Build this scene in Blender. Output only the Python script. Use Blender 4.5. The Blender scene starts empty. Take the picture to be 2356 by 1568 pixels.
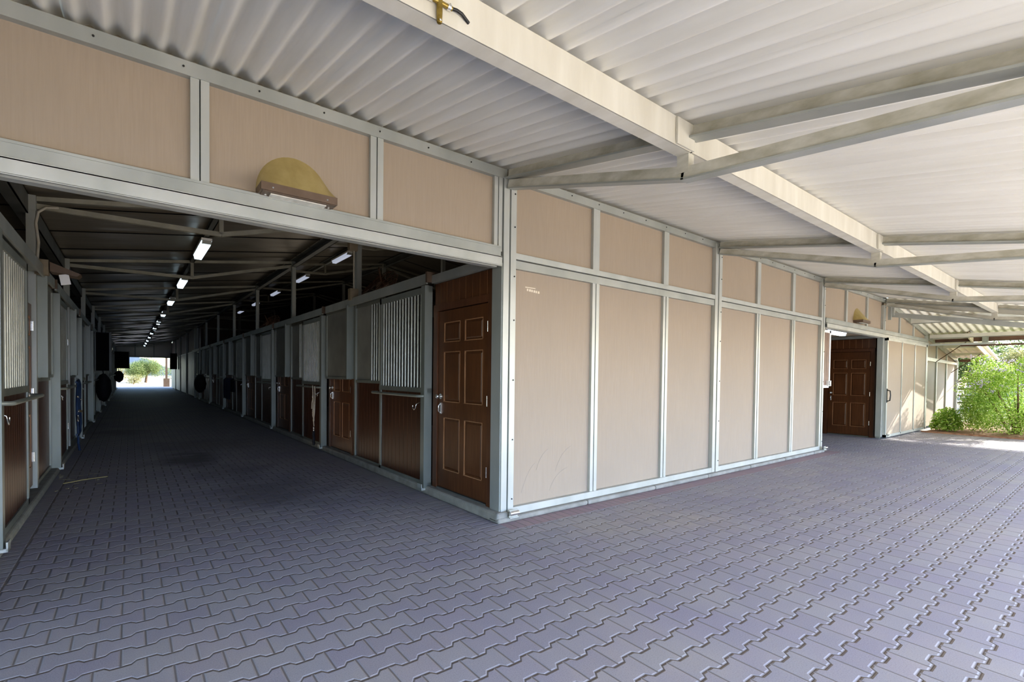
import bpy, math, random
from mathutils import Vector, Matrix
random.seed(7)
C = bpy.context.scene.collection
PI = math.pi
# ---------------------------------------------------------------- metrics
XC, B, YF, XL = 2.70, 3.70, 3.605, -0.83
ZR, SL = 3.20, 0.18            # courtyard roof: height at the facade and fall
CAMZ = 1.3404
def zA(y): return ZR + 0.03 - SL*(YF-y)                 # underside of the courtyard roof
def zB(x): return 3.20 - 0.15*(x-13.85)                 # the lower roof beyond it
ORD = ['first','second','third','fourth','fifth','sixth','seventh','eighth','ninth','tenth','eleventh','twelfth','thirteenth']

# ---------------------------------------------------------------- node helpers
class NT:
    def __init__(s, m):
        m.use_nodes = True; s.t = m.node_tree; s.t.nodes.clear(); s.m = m
        s.out = s.n('ShaderNodeOutputMaterial'); s.b = s.n('ShaderNodeBsdfPrincipled')
        s.l(s.b.outputs[0], s.out.inputs[0])
    def n(s, ty, **k):
        x = s.t.nodes.new(ty)
        for a, b in k.items(): setattr(x, a, b)
        return x
    def l(s, a, b): s.t.links.new(a, b)
    def put(s, sock, v):
        if isinstance(v, bpy.types.NodeSocket): s.l(v, sock)
        elif v is not None: sock.default_value = v
    def m_(s, op, a, b=None, c=None, clamp=False):
        x = s.n('ShaderNodeMath', operation=op); x.use_clamp = clamp
        s.put(x.inputs[0], a)
        if b is not None: s.put(x.inputs[1], b)
        if c is not None: s.put(x.inputs[2], c)
        return x.outputs[0]
    def mix(s, f, a, b, mode='MIX'):
        x = s.n('ShaderNodeMix', data_type='RGBA', blend_type=mode)
        s.put(x.inputs[0], f); s.put(x.inputs[6], a); s.put(x.inputs[7], b)
        return x.outputs[2]
    def co(s, which='Object'): return s.n('ShaderNodeTexCoord').outputs[which]
    def noise(s, vec, scale, detail=3, rough=.55, out=0):
        x = s.n('ShaderNodeTexNoise'); s.l(vec, x.inputs['Vector'])
        x.inputs['Scale'].default_value = scale; x.inputs['Detail'].default_value = detail
        x.inputs['Roughness'].default_value = rough
        return x.outputs[out]
    def scale(s, vec, v):
        x = s.n('ShaderNodeMapping'); s.l(vec, x.inputs[0]); x.inputs['Scale'].default_value = v
        return x.outputs[0]
    def ramp(s, f, stops):
        x = s.n('ShaderNodeValToRGB'); s.l(f, x.inputs[0]); e = x.color_ramp.elements
        while len(e) > len(stops): e.remove(e[-1])
        while len(e) < len(stops): e.new(.5)
        for i, (p, c) in enumerate(stops): e[i].position = p; e[i].color = c if len(c) == 4 else (*c, 1)
        return x.outputs[0]
    def rng(s, v, a, b, c, d):
        x = s.n('ShaderNodeMapRange'); s.put(x.inputs[0], v)
        for i, q in enumerate((a, b, c, d)): x.inputs[1+i].default_value = q
        return x.outputs[0]
    def bump(s, h, strength, dist):
        x = s.n('ShaderNodeBump'); s.l(h, x.inputs['Height'])
        x.inputs['Strength'].default_value = strength; x.inputs['Distance'].default_value = dist
        s.l(x.outputs[0], s.b.inputs['Normal'])
    def base(s, v): s.put(s.b.inputs['Base Color'], v if isinstance(v, bpy.types.NodeSocket) else (*v, 1))
    def rough(s, v): s.put(s.b.inputs['Roughness'], v)
    def metal(s, v): s.put(s.b.inputs['Metallic'], v)

def mottled(name, c1, c2, scale=3, rough=.6, metal=0., stretch=(1,1,1), bump=0, bscale=60, emis=None, spec=None, detail=4):
    m = bpy.data.materials.new(name); t = NT(m)
    v = t.scale(t.co(), stretch)
    f = t.rng(t.noise(v, scale, detail), .3, .7, 0, 1)
    t.base(t.mix(f, (*c1, 1), (*c2, 1))); t.rough(rough); t.metal(metal)
    if bump: t.bump(t.noise(v, bscale, 3), bump, .004)
    if emis: t.b.inputs['Emission Color'].default_value = (*emis[0], 1); t.b.inputs['Emission Strength'].default_value = emis[1]
    if spec is not None: t.b.inputs['Specular IOR Level'].default_value = spec
    return m

M = {}
M['galv'] = mottled('galvanised_steel', (.31,.325,.295), (.43,.44,.405), 2.2, .46, .35, (1,1,.35), .05)
M['galv_light'] = mottled('bright_galvanised', (.385,.40,.365), (.50,.51,.475), 3, .42, .3, (1,1,.4), .04)
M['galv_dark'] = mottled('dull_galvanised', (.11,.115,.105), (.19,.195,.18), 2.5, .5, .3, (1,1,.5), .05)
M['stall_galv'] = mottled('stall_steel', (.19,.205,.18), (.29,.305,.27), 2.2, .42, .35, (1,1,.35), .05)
M['sheet_steel'] = mottled('stall_sheet_steel', (.20,.20,.18), (.32,.32,.285), 1.6, .5, .3)
M['bar'] = mottled('bar_steel', (.40,.42,.39), (.54,.56,.53), 5, .35, .4)
M['truss'] = mottled('cream_steel', (.36,.34,.26), (.56,.54,.46), 6, .6, 0, (1,1,2), .1, 40)
M['beam'] = mottled('beam_steel', (.50,.475,.40), (.60,.58,.51), 2.5, .5, 0, (3,1,.5), .05)
M['inner'] = mottled('interior_steel', (.26,.25,.20), (.38,.365,.30), 4, .55, .2)
M['curb'] = mottled('concrete_curb', (.21,.205,.18), (.31,.30,.265), 8, .85, 0, bump=.3)
M['white'] = mottled('white_paint', (.78,.77,.73), (.86,.85,.82), 3, .5)
M['black'] = mottled('black_fabric', (.006,.006,.008), (.015,.015,.02), 8, .8)
M['dark_plate'] = mottled('dark_plate', (.004,.004,.005), (.008,.008,.009), 3, .85, 0, spec=.2)
M['navy'] = mottled('navy_cloth', (.01,.014,.06), (.018,.024,.09), 6, .85)
M['blue_strap'] = mottled('blue_strap', (.01,.03,.08), (.02,.05,.12), 6, .6)
M['rope'] = mottled('rope', (.42,.36,.28), (.6,.54,.44), 60, .9)
M['brass'] = mottled('weathered_brass', (.22,.15,.03), (.42,.32,.10), 30, .4, .7)
M['bronze'] = mottled('bronze_paint', (.13,.09,.06), (.17,.12,.085), 8, .5, .2)
M['hood'] = mottled('aged_gold_hood', (.40,.31,.12), (.52,.42,.19), 9, .45, .25, (1,1,.4))
M['lens'] = mottled('dusty_lens', (.5,.48,.42), (.75,.73,.66), 14, .25)
M['chrome'] = mottled('chrome', (.7,.7,.68), (.85,.85,.83), 5, .25, .9)
M['dark_metal'] = mottled('dark_iron', (.03,.03,.03), (.06,.06,.06), 8, .4, .6)
M['rust'] = mottled('rusty_brown', (.05,.025,.015), (.12,.06,.03), 14, .7, .3)
M['box'] = mottled('beige_box', (.20,.16,.10), (.28,.23,.16), 9, .65)
M['pvc'] = mottled('conduit', (.40,.37,.30), (.52,.48,.40), 9, .5)
M['tube'] = mottled('lit_tube', (.8,.9,1), (.9,.95,1), 3, .3, emis=((.66,.86,1.0), 1.5))
M['tube_dim'] = mottled('dim_tube', (.6,.62,.66), (.8,.82,.86), 3, .3, emis=((.75,.82,1.0), .22))
M['soil'] = mottled('mulch', (.20,.09,.05), (.42,.24,.14), 9, .95, bump=.6, bscale=25)
M['sand'] = mottled('desert_ground', (.33,.275,.20), (.45,.38,.29), .5, .95)
M['bark'] = mottled('bark', (.10,.06,.035), (.2,.13,.08), 12, .9)
M['hill'] = mottled('hill', (.10,.14,.20), (.16,.20,.26), .2, 1)
M['gutter'] = mottled('gutter_white', (.80,.79,.78), (.88,.87,.86), 2, .4)
M['brownbar'] = mottled('brown_bar', (.10,.055,.04), (.16,.09,.06), 6, .6)
M['cream'] = mottled('cream_stucco', (.62,.54,.42), (.70,.62,.50), 3, .9)

# tan wall board with fine vertical grain
m = bpy.data.materials.new('tan_board'); t = NT(m); co = t.co()
g = t.noise(t.scale(co, (30, 30, 1.2)), 4, 3)
big = t.noise(co, 1.1, 3)
base = t.mix(t.rng(g, .35, .65, 0, 1), (.325,.262,.196,1), (.348,.282,.212,1))
base = t.mix(t.rng(big, .35, .7, 0, .55), base, (.305,.252,.194,1))
t.base(base); t.rough(.72); t.bump(g, .12, .003); M['tan'] = m

# courtyard roof sheet: off-white, grime in streaks along the slope
m = bpy.data.materials.new('roof_sheet'); t = NT(m); co = t.co()
st = t.noise(t.scale(co, (9, .5, 1)), 1.6, 4)
t.base(t.mix(t.rng(st, .3, .75, 0, 1), (.76,.745,.68,1), (.66,.64,.565,1))); t.rough(.6); M['sheet'] = m

# interior ceiling sheet
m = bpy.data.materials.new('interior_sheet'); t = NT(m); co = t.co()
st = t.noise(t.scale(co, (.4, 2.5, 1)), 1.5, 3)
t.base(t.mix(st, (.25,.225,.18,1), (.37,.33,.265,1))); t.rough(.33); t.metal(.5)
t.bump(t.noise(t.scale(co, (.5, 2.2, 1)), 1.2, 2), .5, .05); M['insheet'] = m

# stained wood
def wood(name, a, b, rough=.38, axis=2):
    m = bpy.data.materials.new(name); t = NT(m); co = t.co()
    s = [26, 26, 26]; s[axis] = 1.3
    g = t.noise(t.scale(co, s), 2.2, 5, .6)
    k = t.noise(co, 2.0, 3)
    c = t.mix(t.rng(g, .3, .7, 0, 1), (*a, 1), (*b, 1))
    c = t.mix(t.rng(k, .4, .75, 0, .6), c, tuple(x*.55 for x in a)+(1,))
    t.base(c); t.rough(rough); t.bump(g, .12, .002); M[name] = m
wood('wood', (.052,.018,.007), (.090,.034,.014))
wood('door_wood', (.085,.032,.011), (.145,.060,.022))
wood('wood_trim', (.085,.032,.014), (.14,.060,.026))
wood('wood_edge', (.30,.16,.075), (.42,.24,.13), .5)
wood('wood_pale', (.18,.12,.09), (.30,.20,.15), .6)

# pavers: I-shaped interlocking stones, thin border stones beside the walls
m = bpy.data.materials.new('pavers'); t = NT(m); co = t.co()
sp = t.n('ShaderNodeSeparateXYZ'); t.l(co, sp.inputs[0]); X, Y = sp.outputs[0], sp.outputs[1]
P, H, A = .1925, .150, .0135
v = t.m_('SUBTRACT', Y, 1.615)
n = t.m_('ROUND', t.m_('DIVIDE', v, H))
ph = t.m_('ADD', t.m_('DIVIDE', t.m_('SUBTRACT', X, 1.408), P), t.m_('MULTIPLY', n, .5))
tr = t.m_('MULTIPLY', t.m_('COSINE', t.m_('MULTIPLY', ph, 2*PI)), 3.2)
tr = t.m_('MAXIMUM', t.m_('MINIMUM', tr, 1.), -1.)
d = t.m_('SUBTRACT', t.m_('SUBTRACT', v, t.m_('MULTIPLY', n, H)), t.m_('MULTIPLY', tr, A))
row = t.m_('SUBTRACT', n, t.m_('LESS_THAN', d, 0.))
q = t.m_('ADD', t.m_('DIVIDE', t.m_('SUBTRACT', X, 1.504), P), t.m_('MULTIPLY', row, .5))
dj = t.m_('MULTIPLY', t.m_('ABSOLUTE', t.m_('SUBTRACT', q, t.m_('ROUND', q))), P)
dl = t.m_('MULTIPLY', t.m_('ABSOLUTE', d), .85)
dist = t.m_('MINIMUM', dl, dj)
idv = t.n('ShaderNodeCombineXYZ'); t.l(t.m_('FLOOR', q), idv.inputs[0]); t.l(row, idv.inputs[1])
# border stones
def band(c, lo, hi): return t.m_('MULTIPLY', t.m_('GREATER_THAN', c, lo), t.m_('LESS_THAN', c, hi))
mL = band(X, -.83, -.62)
mR = t.m_('MULTIPLY', band(X, 2.40, 2.66), t.m_('GREATER_THAN', Y, 3.31))
mF = t.m_('MULTIPLY', band(Y, 3.31, 3.52), band(X, 2.62, 10.4))
mX = t.m_('MAXIMUM', mL, mR)
def rep(c, off, p):
    a = t.m_('DIVIDE', t.m_('SUBTRACT', c, off), p)
    return t.m_('MULTIPLY', t.m_('ABSOLUTE', t.m_('SUBTRACT', a, t.m_('ROUND', a))), p), t.m_('FLOOR', a)
dY, iY = rep(Y, 0., .097); dX, iX = rep(X, 3.548, .095)
def lerp(f, a, b): return t.m_('ADD', a, t.m_('MULTIPLY', f, t.m_('SUBTRACT', b, a)))
dist = lerp(mX, dist, dY); dist = lerp(mF, dist, dX)
for c, val in ((X, -.62),):
    dist = t.m_('MINIMUM', dist, t.m_('ABSOLUTE', t.m_('SUBTRACT', c, val)))
idy = t.n('ShaderNodeCombineXYZ'); t.l(iY, idy.inputs[1]); t.l(mL, idy.inputs[0]); idy.inputs[2].default_value = 7
idx = t.n('ShaderNodeCombineXYZ'); t.l(iX, idx.inputs[0]); idx.inputs[2].default_value = 9
mv = t.n('ShaderNodeMix', data_type='VECTOR'); t.l(mX, mv.inputs[0]); t.l(idv.outputs[0], mv.inputs[4]); t.l(idy.outputs[0], mv.inputs[5])
mw = t.n('ShaderNodeMix', data_type='VECTOR'); t.l(mF, mw.inputs[0]); t.l(mv.outputs[1], mw.inputs[4]); t.l(idx.outputs[0], mw.inputs[5])
wn = t.n('ShaderNodeTexWhiteNoise', noise_dimensions='3D'); t.l(mw.outputs[1], wn.inputs[0]); rnd = wn.outputs[0]
big = t.noise(co, .55, 4); mid = t.noise(co, 1.7, 3); fine = t.noise(co, 170, 2)
c = t.ramp(big, [(.30, (.235,.215,.27)), (.5, (.28,.255,.29)), (.68, (.345,.305,.28))])
c = t.mix(t.rng(mid, .45, .75, 0, .55), c, (.34,.315,.285,1))
c = t.mix(t.rng(rnd, 0, 1, 0, .42), c, (.30,.30,.285,1))
c = t.mix(t.rng(t.m_('FRACT', t.m_('MULTIPLY', rnd, 7.3)), .5, 1, 0, .35), c, (.20,.18,.235,1))
c = t.mix(t.rng(fine, .40, .62, 0, .35), c, (.40,.38,.38,1))
c = t.mix(t.rng(fine, .30, .42, .3, 0), c, (.14,.13,.15,1))
c = t.mix(t.m_('MULTIPLY', mF, .45), c, (.30,.155,.165,1))
# old dark stains on the aisle floor
for (sx, sy, r, k) in ((.62, 8.9, .55, .7), (1.25, 6.0, .8, .45), (-.2, 13.5, .6, .4), (1.0, 10.5, 1.0, .35), (1.1, 7.5, .5, .35)):
    dd = t.m_('SQRT', t.m_('ADD', t.m_('POWER', t.m_('SUBTRACT', X, sx), 2.), t.m_('MULTIPLY', t.m_('POWER', t.m_('SUBTRACT', Y, sy), 2.), .45)))
    dd = t.m_('ADD', dd, t.m_('MULTIPLY', t.m_('SUBTRACT', mid, .5), 1.3))
    c = t.mix(t.rng(dd, r*.25, r, k, 0), c, (.07,.065,.07,1))
groove = t.rng(dist, .0022, .0062, 1, 0)
edge_highlight = t.m_('MULTIPLY', t.rng(dist, .005, .011, 1, 0), .30)
c = t.mix(edge_highlight, c, (.44,.43,.44,1))  # pale rim painted beside each joint as a bevel highlight
c = t.mix(t.m_('MULTIPLY', groove, .85), c, (.15,.125,.11,1))
t.base(c); t.rough(t.rng(fine, .3, .7, .62, .8)); t.b.inputs['Specular IOR Level'].default_value = .4
hh = t.m_('ADD', t.rng(dist, .001, .010, 0, 1), t.m_('MULTIPLY', fine, .12))
t.bump(hh, .8, .006); M['paver'] = m

def leafmat(name, a, b, c=None, tr=.35):
    m = bpy.data.materials.new(name); t = NT(m)
    oi = t.n('ShaderNodeNewGeometry').outputs['Random Per Island']
    st = [(0, a), (.6, b)] + ([(1, c)] if c else [])
    col = t.ramp(oi, st); t.base(col); t.rough(.5)
    tl = t.n('ShaderNodeBsdfTranslucent'); t.l(col, tl.inputs[0])
    mx = t.n('ShaderNodeMixShader'); mx.inputs[0].default_value = tr
    t.l(t.b.outputs[0], mx.inputs[1]); t.l(tl.outputs[0], mx.inputs[2]); t.l(mx.outputs[0], t.out.inputs[0])
    M[name] = m
leafmat('leaf_bush', (.13,.27,.025), (.38,.55,.09), (.70,.78,.34), .42)
leafmat('leaf_tree', (.09,.14,.04), (.22,.28,.09), (.42,.44,.2))
leafmat('leaf_desert', (.13,.17,.06), (.24,.28,.11), (.40,.42,.2))
leafmat('leaf_yellow', (.22,.22,.07), (.36,.33,.12), (.5,.46,.25))
leafmat('petal', (.40,.32,.66), (.60,.52,.84), (.8,.76,.95), .3)
leafmat('straw', (.5,.42,.2), (.62,.55,.3))

# ---------------------------------------------------------------- mesh helpers
class MB:
    def __init__(s): s.v = []; s.f = []; s.mi = []; s.cur = 0; s.sm = []
    def add(s, vs, fs, smooth=False):
        o = len(s.v); s.v += [tuple(x) for x in vs]
        for f in fs: s.f.append([i+o for i in f]); s.mi.append(s.cur); s.sm.append(smooth)
        return s
    def box(s, x, y, z):
        (x0, x1), (y0, y1), (z0, z1) = sorted(x), sorted(y), sorted(z)
        return s.add([(x0,y0,z0),(x1,y0,z0),(x1,y1,z0),(x0,y1,z0),(x0,y0,z1),(x1,y0,z1),(x1,y1,z1),(x0,y1,z1)],
              [(0,3,2,1),(4,5,6,7),(0,1,5,4),(1,2,6,5),(2,3,7,6),(3,0,4,7)])
    def hexa(s, bottom, top):
        return s.add(list(bottom)+list(top), [(0,3,2,1),(4,5,6,7),(0,1,5,4),(1,2,6,5),(2,3,7,6),(3,0,4,7)])
    def bar(s, a, b, w, h, up=(0,0,1)):
        a, b = Vector(a), Vector(b); d = (b-a).normalized(); r = d.cross(Vector(up)).normalized(); u = r.cross(d)
        q = [(-w/2,-h/2),(w/2,-h/2),(w/2,h/2),(-w/2,h/2)]
        vs = [a+r*i+u*j for i, j in q]+[b+r*i+u*j for i, j in q]
        return s.add(vs, [(0,3,2,1),(4,5,6,7),(0,1,5,4),(1,2,6,5),(2,3,7,6),(3,0,4,7)])
    def cyl(s, a, b, r, n=10, r2=None, caps=True):
        a, b = Vector(a), Vector(b); d = (b-a).normalized(); r2 = r if r2 is None else r2
        t = Vector((0,0,1)) if abs(d.z) < .9 else Vector((1,0,0)); p = d.cross(t).normalized(); q = d.cross(p)
        vs = []
        for c, rr in ((a, r), (b, r2)):
            for i in range(n): g = 2*PI*i/n; vs.append(c+p*math.cos(g)*rr+q*math.sin(g)*rr)
        s.add(vs, [(i,(i+1)%n,(i+1)%n+n,i+n) for i in range(n)], True)
        if caps: s.add(vs[:n], [tuple(range(n))[::-1]]); s.add(vs[n:], [tuple(range(n))])
        return s
    def tube(s, pts, r, n=8, rs=None):
        pts = [Vector(p) for p in pts]; vs = []; prev = None
        for i, p in enumerate(pts):
            d = (pts[min(i+1, len(pts)-1)]-pts[max(i-1, 0)]).normalized()
            if prev is None:
                t = Vector((0,0,1)) if abs(d.z) < .9 else Vector((1,0,0)); a = d.cross(t).normalized()
            else:
                a = (prev-d*prev.dot(d)).normalized()
            prev = a; b = d.cross(a); rr = rs[i] if rs else r
            for k in range(n): g = 2*PI*k/n; vs.append(p+a*math.cos(g)*rr+b*math.sin(g)*rr)
        fs = []
        for i in range(len(pts)-1):
            for k in range(n): fs.append((i*n+k, i*n+(k+1)%n, (i+1)*n+(k+1)%n, (i+1)*n+k))
        s.add(vs, fs, True); s.add(vs[:n], [tuple(range(n))[::-1]]); s.add(vs[-n:], [tuple(range(n))])
        return s
    def ell(s, c, r, n=14, m=10, jit=0):
        vs = []; c = Vector(c)
        for j in range(m+1):
            a = PI*j/m
            for i in range(n):
                g = 2*PI*i/n; k = 1+random.uniform(-jit, jit)
                vs.append((c.x+r[0]*math.sin(a)*math.cos(g)*k, c.y+r[1]*math.sin(a)*math.sin(g)*k, c.z+r[2]*math.cos(a)*k))
        return s.add(vs, [(j*n+i, (j+1)*n+i, (j+1)*n+(i+1)%n, j*n+(i+1)%n) for j in range(m) for i in range(n)], True)
    def leafs(s, n, fn, size):
        for _ in range(n):
            p = Vector(fn()); k = size*random.uniform(.6, 1.4)
            a = Vector((random.gauss(0,1), random.gauss(0,1), random.gauss(0,1))).normalized()
            b = a.cross(Vector((random.gauss(0,1), random.gauss(0,1), random.gauss(0,1)))).normalized()
            s.add([p-a*k, p-b*k*.45, p+a*k, p+b*k*.45], [(0,1,2,3)])
        return s

KX = .984                     # true bay is slightly under 3.70 m along the facade
def wx(v): return (v[0] if v[0] < 2.7 else 2.7+(v[0]-2.7)*KX, v[1], v[2])
def build(name, mb, mat, parent=None, origin=None, xf=None):
    me = bpy.data.meshes.new(name)
    vs = mb.v
    if xf: vs = [xf(v) for v in vs]
    vs = [wx(v) for v in vs]
    if origin is not None: origin = wx(origin)
    o3 = Vector(origin) if origin is not None else (parent.get('_o') and Vector(parent['_o']) if parent else None)
    o3 = Vector((0,0,0)) if o3 is None else o3
    me.from_pydata([tuple(Vector(v)-o3) for v in vs], [], mb.f)
    mats = mat if isinstance(mat, (list, tuple)) else [mat]
    for k in mats: me.materials.append(M[k])
    for p, mi, sm in zip(me.polygons, mb.mi, mb.sm): p.material_index = mi; p.use_smooth = sm
    import bmesh
    bm = bmesh.new(); bm.from_mesh(me); bmesh.ops.recalc_face_normals(bm, faces=bm.faces) if len(bm.faces) < 20000 and name not in ('foliage','blossom') else None
    bm.to_mesh(me); bm.free()
    ob = bpy.data.objects.new(name, me); C.objects.link(ob)
    if parent: ob.parent = parent; ob['_o'] = tuple(o3)
    else: ob.location = o3
    return ob
def tag(o, label, cat=None, group=None, kind=None):
    if label: o['label'] = label
    if cat: o['category'] = cat
    if group: o['group'] = group
    if kind: o['kind'] = kind
    return o
def thing(name, label, cat, loc, group=None, kind=None):
    loc = wx(loc); o = bpy.data.objects.new(name, None); C.objects.link(o); o.location = loc; o['_o'] = tuple(loc)
    o.empty_display_size = .2
    return tag(o, label, cat, group, kind)
def dup(root, delta, label=None, name=None):
    r = root.copy(); C.objects.link(r); r.location = root.location+Vector(delta)
    if label: r['label'] = label
    for ch in list(root.children):
        c = ch.copy(); C.objects.link(c); c.parent = r
        for g in list(ch.children):
            d2 = g.copy(); C.objects.link(d2); d2.parent = c
    return r
def one(name, mb, mat, label, cat, group=None, origin=None, kind=None):
    if origin is None:
        a = [min(v[i] for v in mb.v) for i in range(3)]; b = [max(v[i] for v in mb.v) for i in range(3)]
        origin = ((a[0]+b[0])/2, (a[1]+b[1])/2, a[2])
    return tag(build(name, mb, mat, origin=origin), label, cat, group, kind)

# ================================================================= SETTING
one('floor', MB().add([(-5,-4.2,0),(17.0,-4.2,0),(17.0,3.5,0),(-5,3.5,0)], [(0,1,2,3)])
    .add([(-5,3.5,0),(17.0,3.5,0),(17.0,56,0),(-5,56,0)], [(0,1,2,3)]), 'paver',
    'grey mauve interlocking paver floor of the courtyard and aisle', 'floor', kind='structure', origin=(0,0,0))
one('ground', MB().add([(-120,-90,-.03),(160,-90,-.03),(160,220,-.03),(-120,220,-.03)], [(0,1,2,3)]), 'sand',
    'pale desert ground outside the stable', 'ground', kind='structure', origin=(0,0,0))
one('planting_bed', MB().add([(16.6,-6,.0),(24,-6,.02),(24,3.4,.02),(16.6,3.4,.0)], [(0,1,2,3)]).box((16.5,16.6),(-6,3.4),(-.02,.03)), 'soil',
    'brown mulch bed under the flowering bush', 'flower bed', kind='structure')

# corrugated courtyard roof, one mesh of overlapping sheets
def corr(x0, x1, ys, zf, per=.125, amp=.023, sheet=.63, x_off=.33):
    mb = MB(); nseg = 8; x = x0
    import math as _m
    k0 = _m.floor((x0-x_off)/sheet); k = k0
    while x_off+k*sheet < x1:
        a = max(x0, x_off+k*sheet); b = min(x1, x_off+(k+1)*sheet+.02)
        n = max(2, int((b-a)/per*nseg)); cols = []
        for i in range(n+1):
            X = a+(b-a)*i/n; fr = (X-(x_off+k*sheet))/sheet
            cols.append([(X, y, zf(X, y)+amp*(1+math.cos(2*PI*(X-x_off)/per))+.007*(1-fr)-.003) for y in ys])
        vs = [p for c in cols for p in c]; w = len(ys)
        mb.add(vs, [(i*w+j, (i+1)*w+j, (i+1)*w+j+1, i*w+j+1) for i in range(n) for j in range(w-1)], True)
        k += 1
    return mb
one('ceiling', corr(-4.8, 13.86, (-.2, .8, 1.8, 2.7, 3.72), lambda x, y: zA(y)), 'sheet',
    'off-white corrugated underside of the courtyard roof', 'ceiling', kind='structure', origin=(0,0,0))
def corrB(x0, x1, y0, y1, zf, per=.15, amp=.02):
    mb = MB(); n = int((y1-y0)/per*8); xs = [x0+(x1-x0)*i/3 for i in range(4)]; vs = []
    for i in range(n+1):
        y = y0+(y1-y0)*i/n
        for x in xs: vs.append((x, y, zf(x)+amp*(1+math.cos(2*PI*y/per))))
    return mb.add(vs, [(i*4+j, (i+1)*4+j, (i+1)*4+j+1, i*4+j+1) for i in range(n) for j in range(3)], True)
one('ceiling', corrB(13.84, 18.25, -4.2, 3.72, lambda x: zB(x)+.015), 'sheet',
    'bright corrugated underside of the lower roof sloping away past the sliding barn door', 'ceiling', kind='structure', origin=(0,0,0))
one('ceiling', MB().hexa([(-4.8,-4.6,2.45),(13.9,-4.6,2.45),(13.9,-.12,2.5),(-4.8,-.12,2.5)], [(-4.8,-4.6,2.5),(13.9,-4.6,2.5),(13.9,-.12,2.70),(-4.8,-.12,2.70)]), 'sheet',  # out-of-view slab added to keep the sun off the courtyard
    'added unseen canopy slab shading the open side of the courtyard', 'ceiling', kind='structure', origin=(0,0,0))
# lean-to roof beyond the sliding door
one('ceiling', corrB(17.62, 21.6, 2.72, 3.72, lambda x: zB(x)+.03, .16, .018), 'sheet',
    'corrugated underside of the small overhang beyond the sliding barn door', 'ceiling', kind='structure', origin=(0,0,0))

# interior roofs (ribbed dark sheets) : x0,z0,x1,z1
def ribbed(x0, z0, x1, z1, y0, y1, step=1.233):
    mb = MB().hexa([(x0,y0,z0),(x1,y0,z1),(x1,y1,z1),(x0,y1,z0)], [(x0,y0,z0+.03),(x1,y0,z1+.03),(x1,y1,z1+.03),(x0,y1,z0+.03)])
    y = y0+.45
    while y < y1:
        mb.cur = 1; mb.hexa([(x0,y,z0-.010),(x1,y,z1-.010),(x1,y+.022,z1-.010),(x0,y+.022,z0-.010)], [(x0,y,z0),(x1,y,z1),(x1,y+.022,z1),(x0,y+.022,z0)])
        y += step
    return mb
YE = 48.0
RO = [(-4.6,2.68,2.70,3.74,'low dark ribbed ceiling over the long aisle'),
      (2.70,4.36,6.40,4.92,'raised dark ceiling rising to the ridge right of the aisle'),
      (6.40,4.92,10.10,4.36,'raised dark ceiling falling beyond the ridge'),
      (10.10,3.74,13.86,3.22,'ceiling over the second aisle behind the lit tube')]
for a, b, c, d_, lab in RO:
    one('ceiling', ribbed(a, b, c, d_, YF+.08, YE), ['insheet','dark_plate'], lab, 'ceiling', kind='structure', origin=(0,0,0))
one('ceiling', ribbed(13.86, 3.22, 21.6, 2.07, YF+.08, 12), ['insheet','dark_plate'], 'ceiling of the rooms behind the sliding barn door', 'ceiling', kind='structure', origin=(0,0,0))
# upper walls that close the roof steps
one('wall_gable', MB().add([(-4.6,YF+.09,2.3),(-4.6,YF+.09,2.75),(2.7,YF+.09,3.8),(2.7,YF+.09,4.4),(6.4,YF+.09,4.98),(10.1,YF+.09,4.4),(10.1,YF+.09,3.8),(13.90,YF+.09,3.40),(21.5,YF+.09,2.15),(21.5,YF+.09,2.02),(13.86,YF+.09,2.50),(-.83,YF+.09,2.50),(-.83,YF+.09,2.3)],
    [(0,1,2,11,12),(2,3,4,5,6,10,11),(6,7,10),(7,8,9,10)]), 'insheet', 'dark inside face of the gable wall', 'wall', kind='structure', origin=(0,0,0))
one('wall_clerestory', MB().box((2.66,2.70),(YF+.1,YE),(3.76,4.40)), 'insheet', 'dark step wall between low and raised roofs on the right', 'wall', kind='structure')
one('wall_clerestory', MB().box((10.10,10.14),(YF+.1,YE),(3.76,4.40)), 'insheet', 'dark step wall over the second aisle', 'wall', kind='structure')
one('wall_left', MB().box((-4.64,-4.60),(YF+.1,YE),(0,2.70)), 'wood', 'outer wall behind the left stalls', 'wall', kind='structure')
one('wall_divider', MB().box((6.38,6.42),(YF+.1,29.6),(0,2.35)), 'wood', 'wooden dividing wall between back-to-back stalls', 'wall', kind='structure')
one('wall_stall', MB().box((10.08,10.12),(YF+.1,YE),(0,3.74)), 'wood', 'brown wall along the left of the second aisle', 'wall', kind='structure')
one('wall_right', MB().box((13.86,13.9),(YF+.1,YE),(0,3.22)), 'wood', 'brown wall along the right of the second aisle', 'wall', kind='structure')
# brown cross wall above the stalls
mb = MB().box((2.8,10.0),(29.6,29.66),(0,4.75))
one('wall_back', mb, 'wood', 'dark brown cross wall seen above the far stalls', 'wall', kind='structure')
mb = MB()
for x in (3.0, 4.6, 6.2, 7.8): mb.box((x,x+.12),(29.5,29.6),(2.4,4.6))
for z in (3.55, 4.1): mb.box((2.8,10),(29.48,29.55),(z,z+.09))
one('cross_wall_frame', mb, 'inner', 'grey steel grid of posts and rails on the dark brown cross wall', 'frame')
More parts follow.
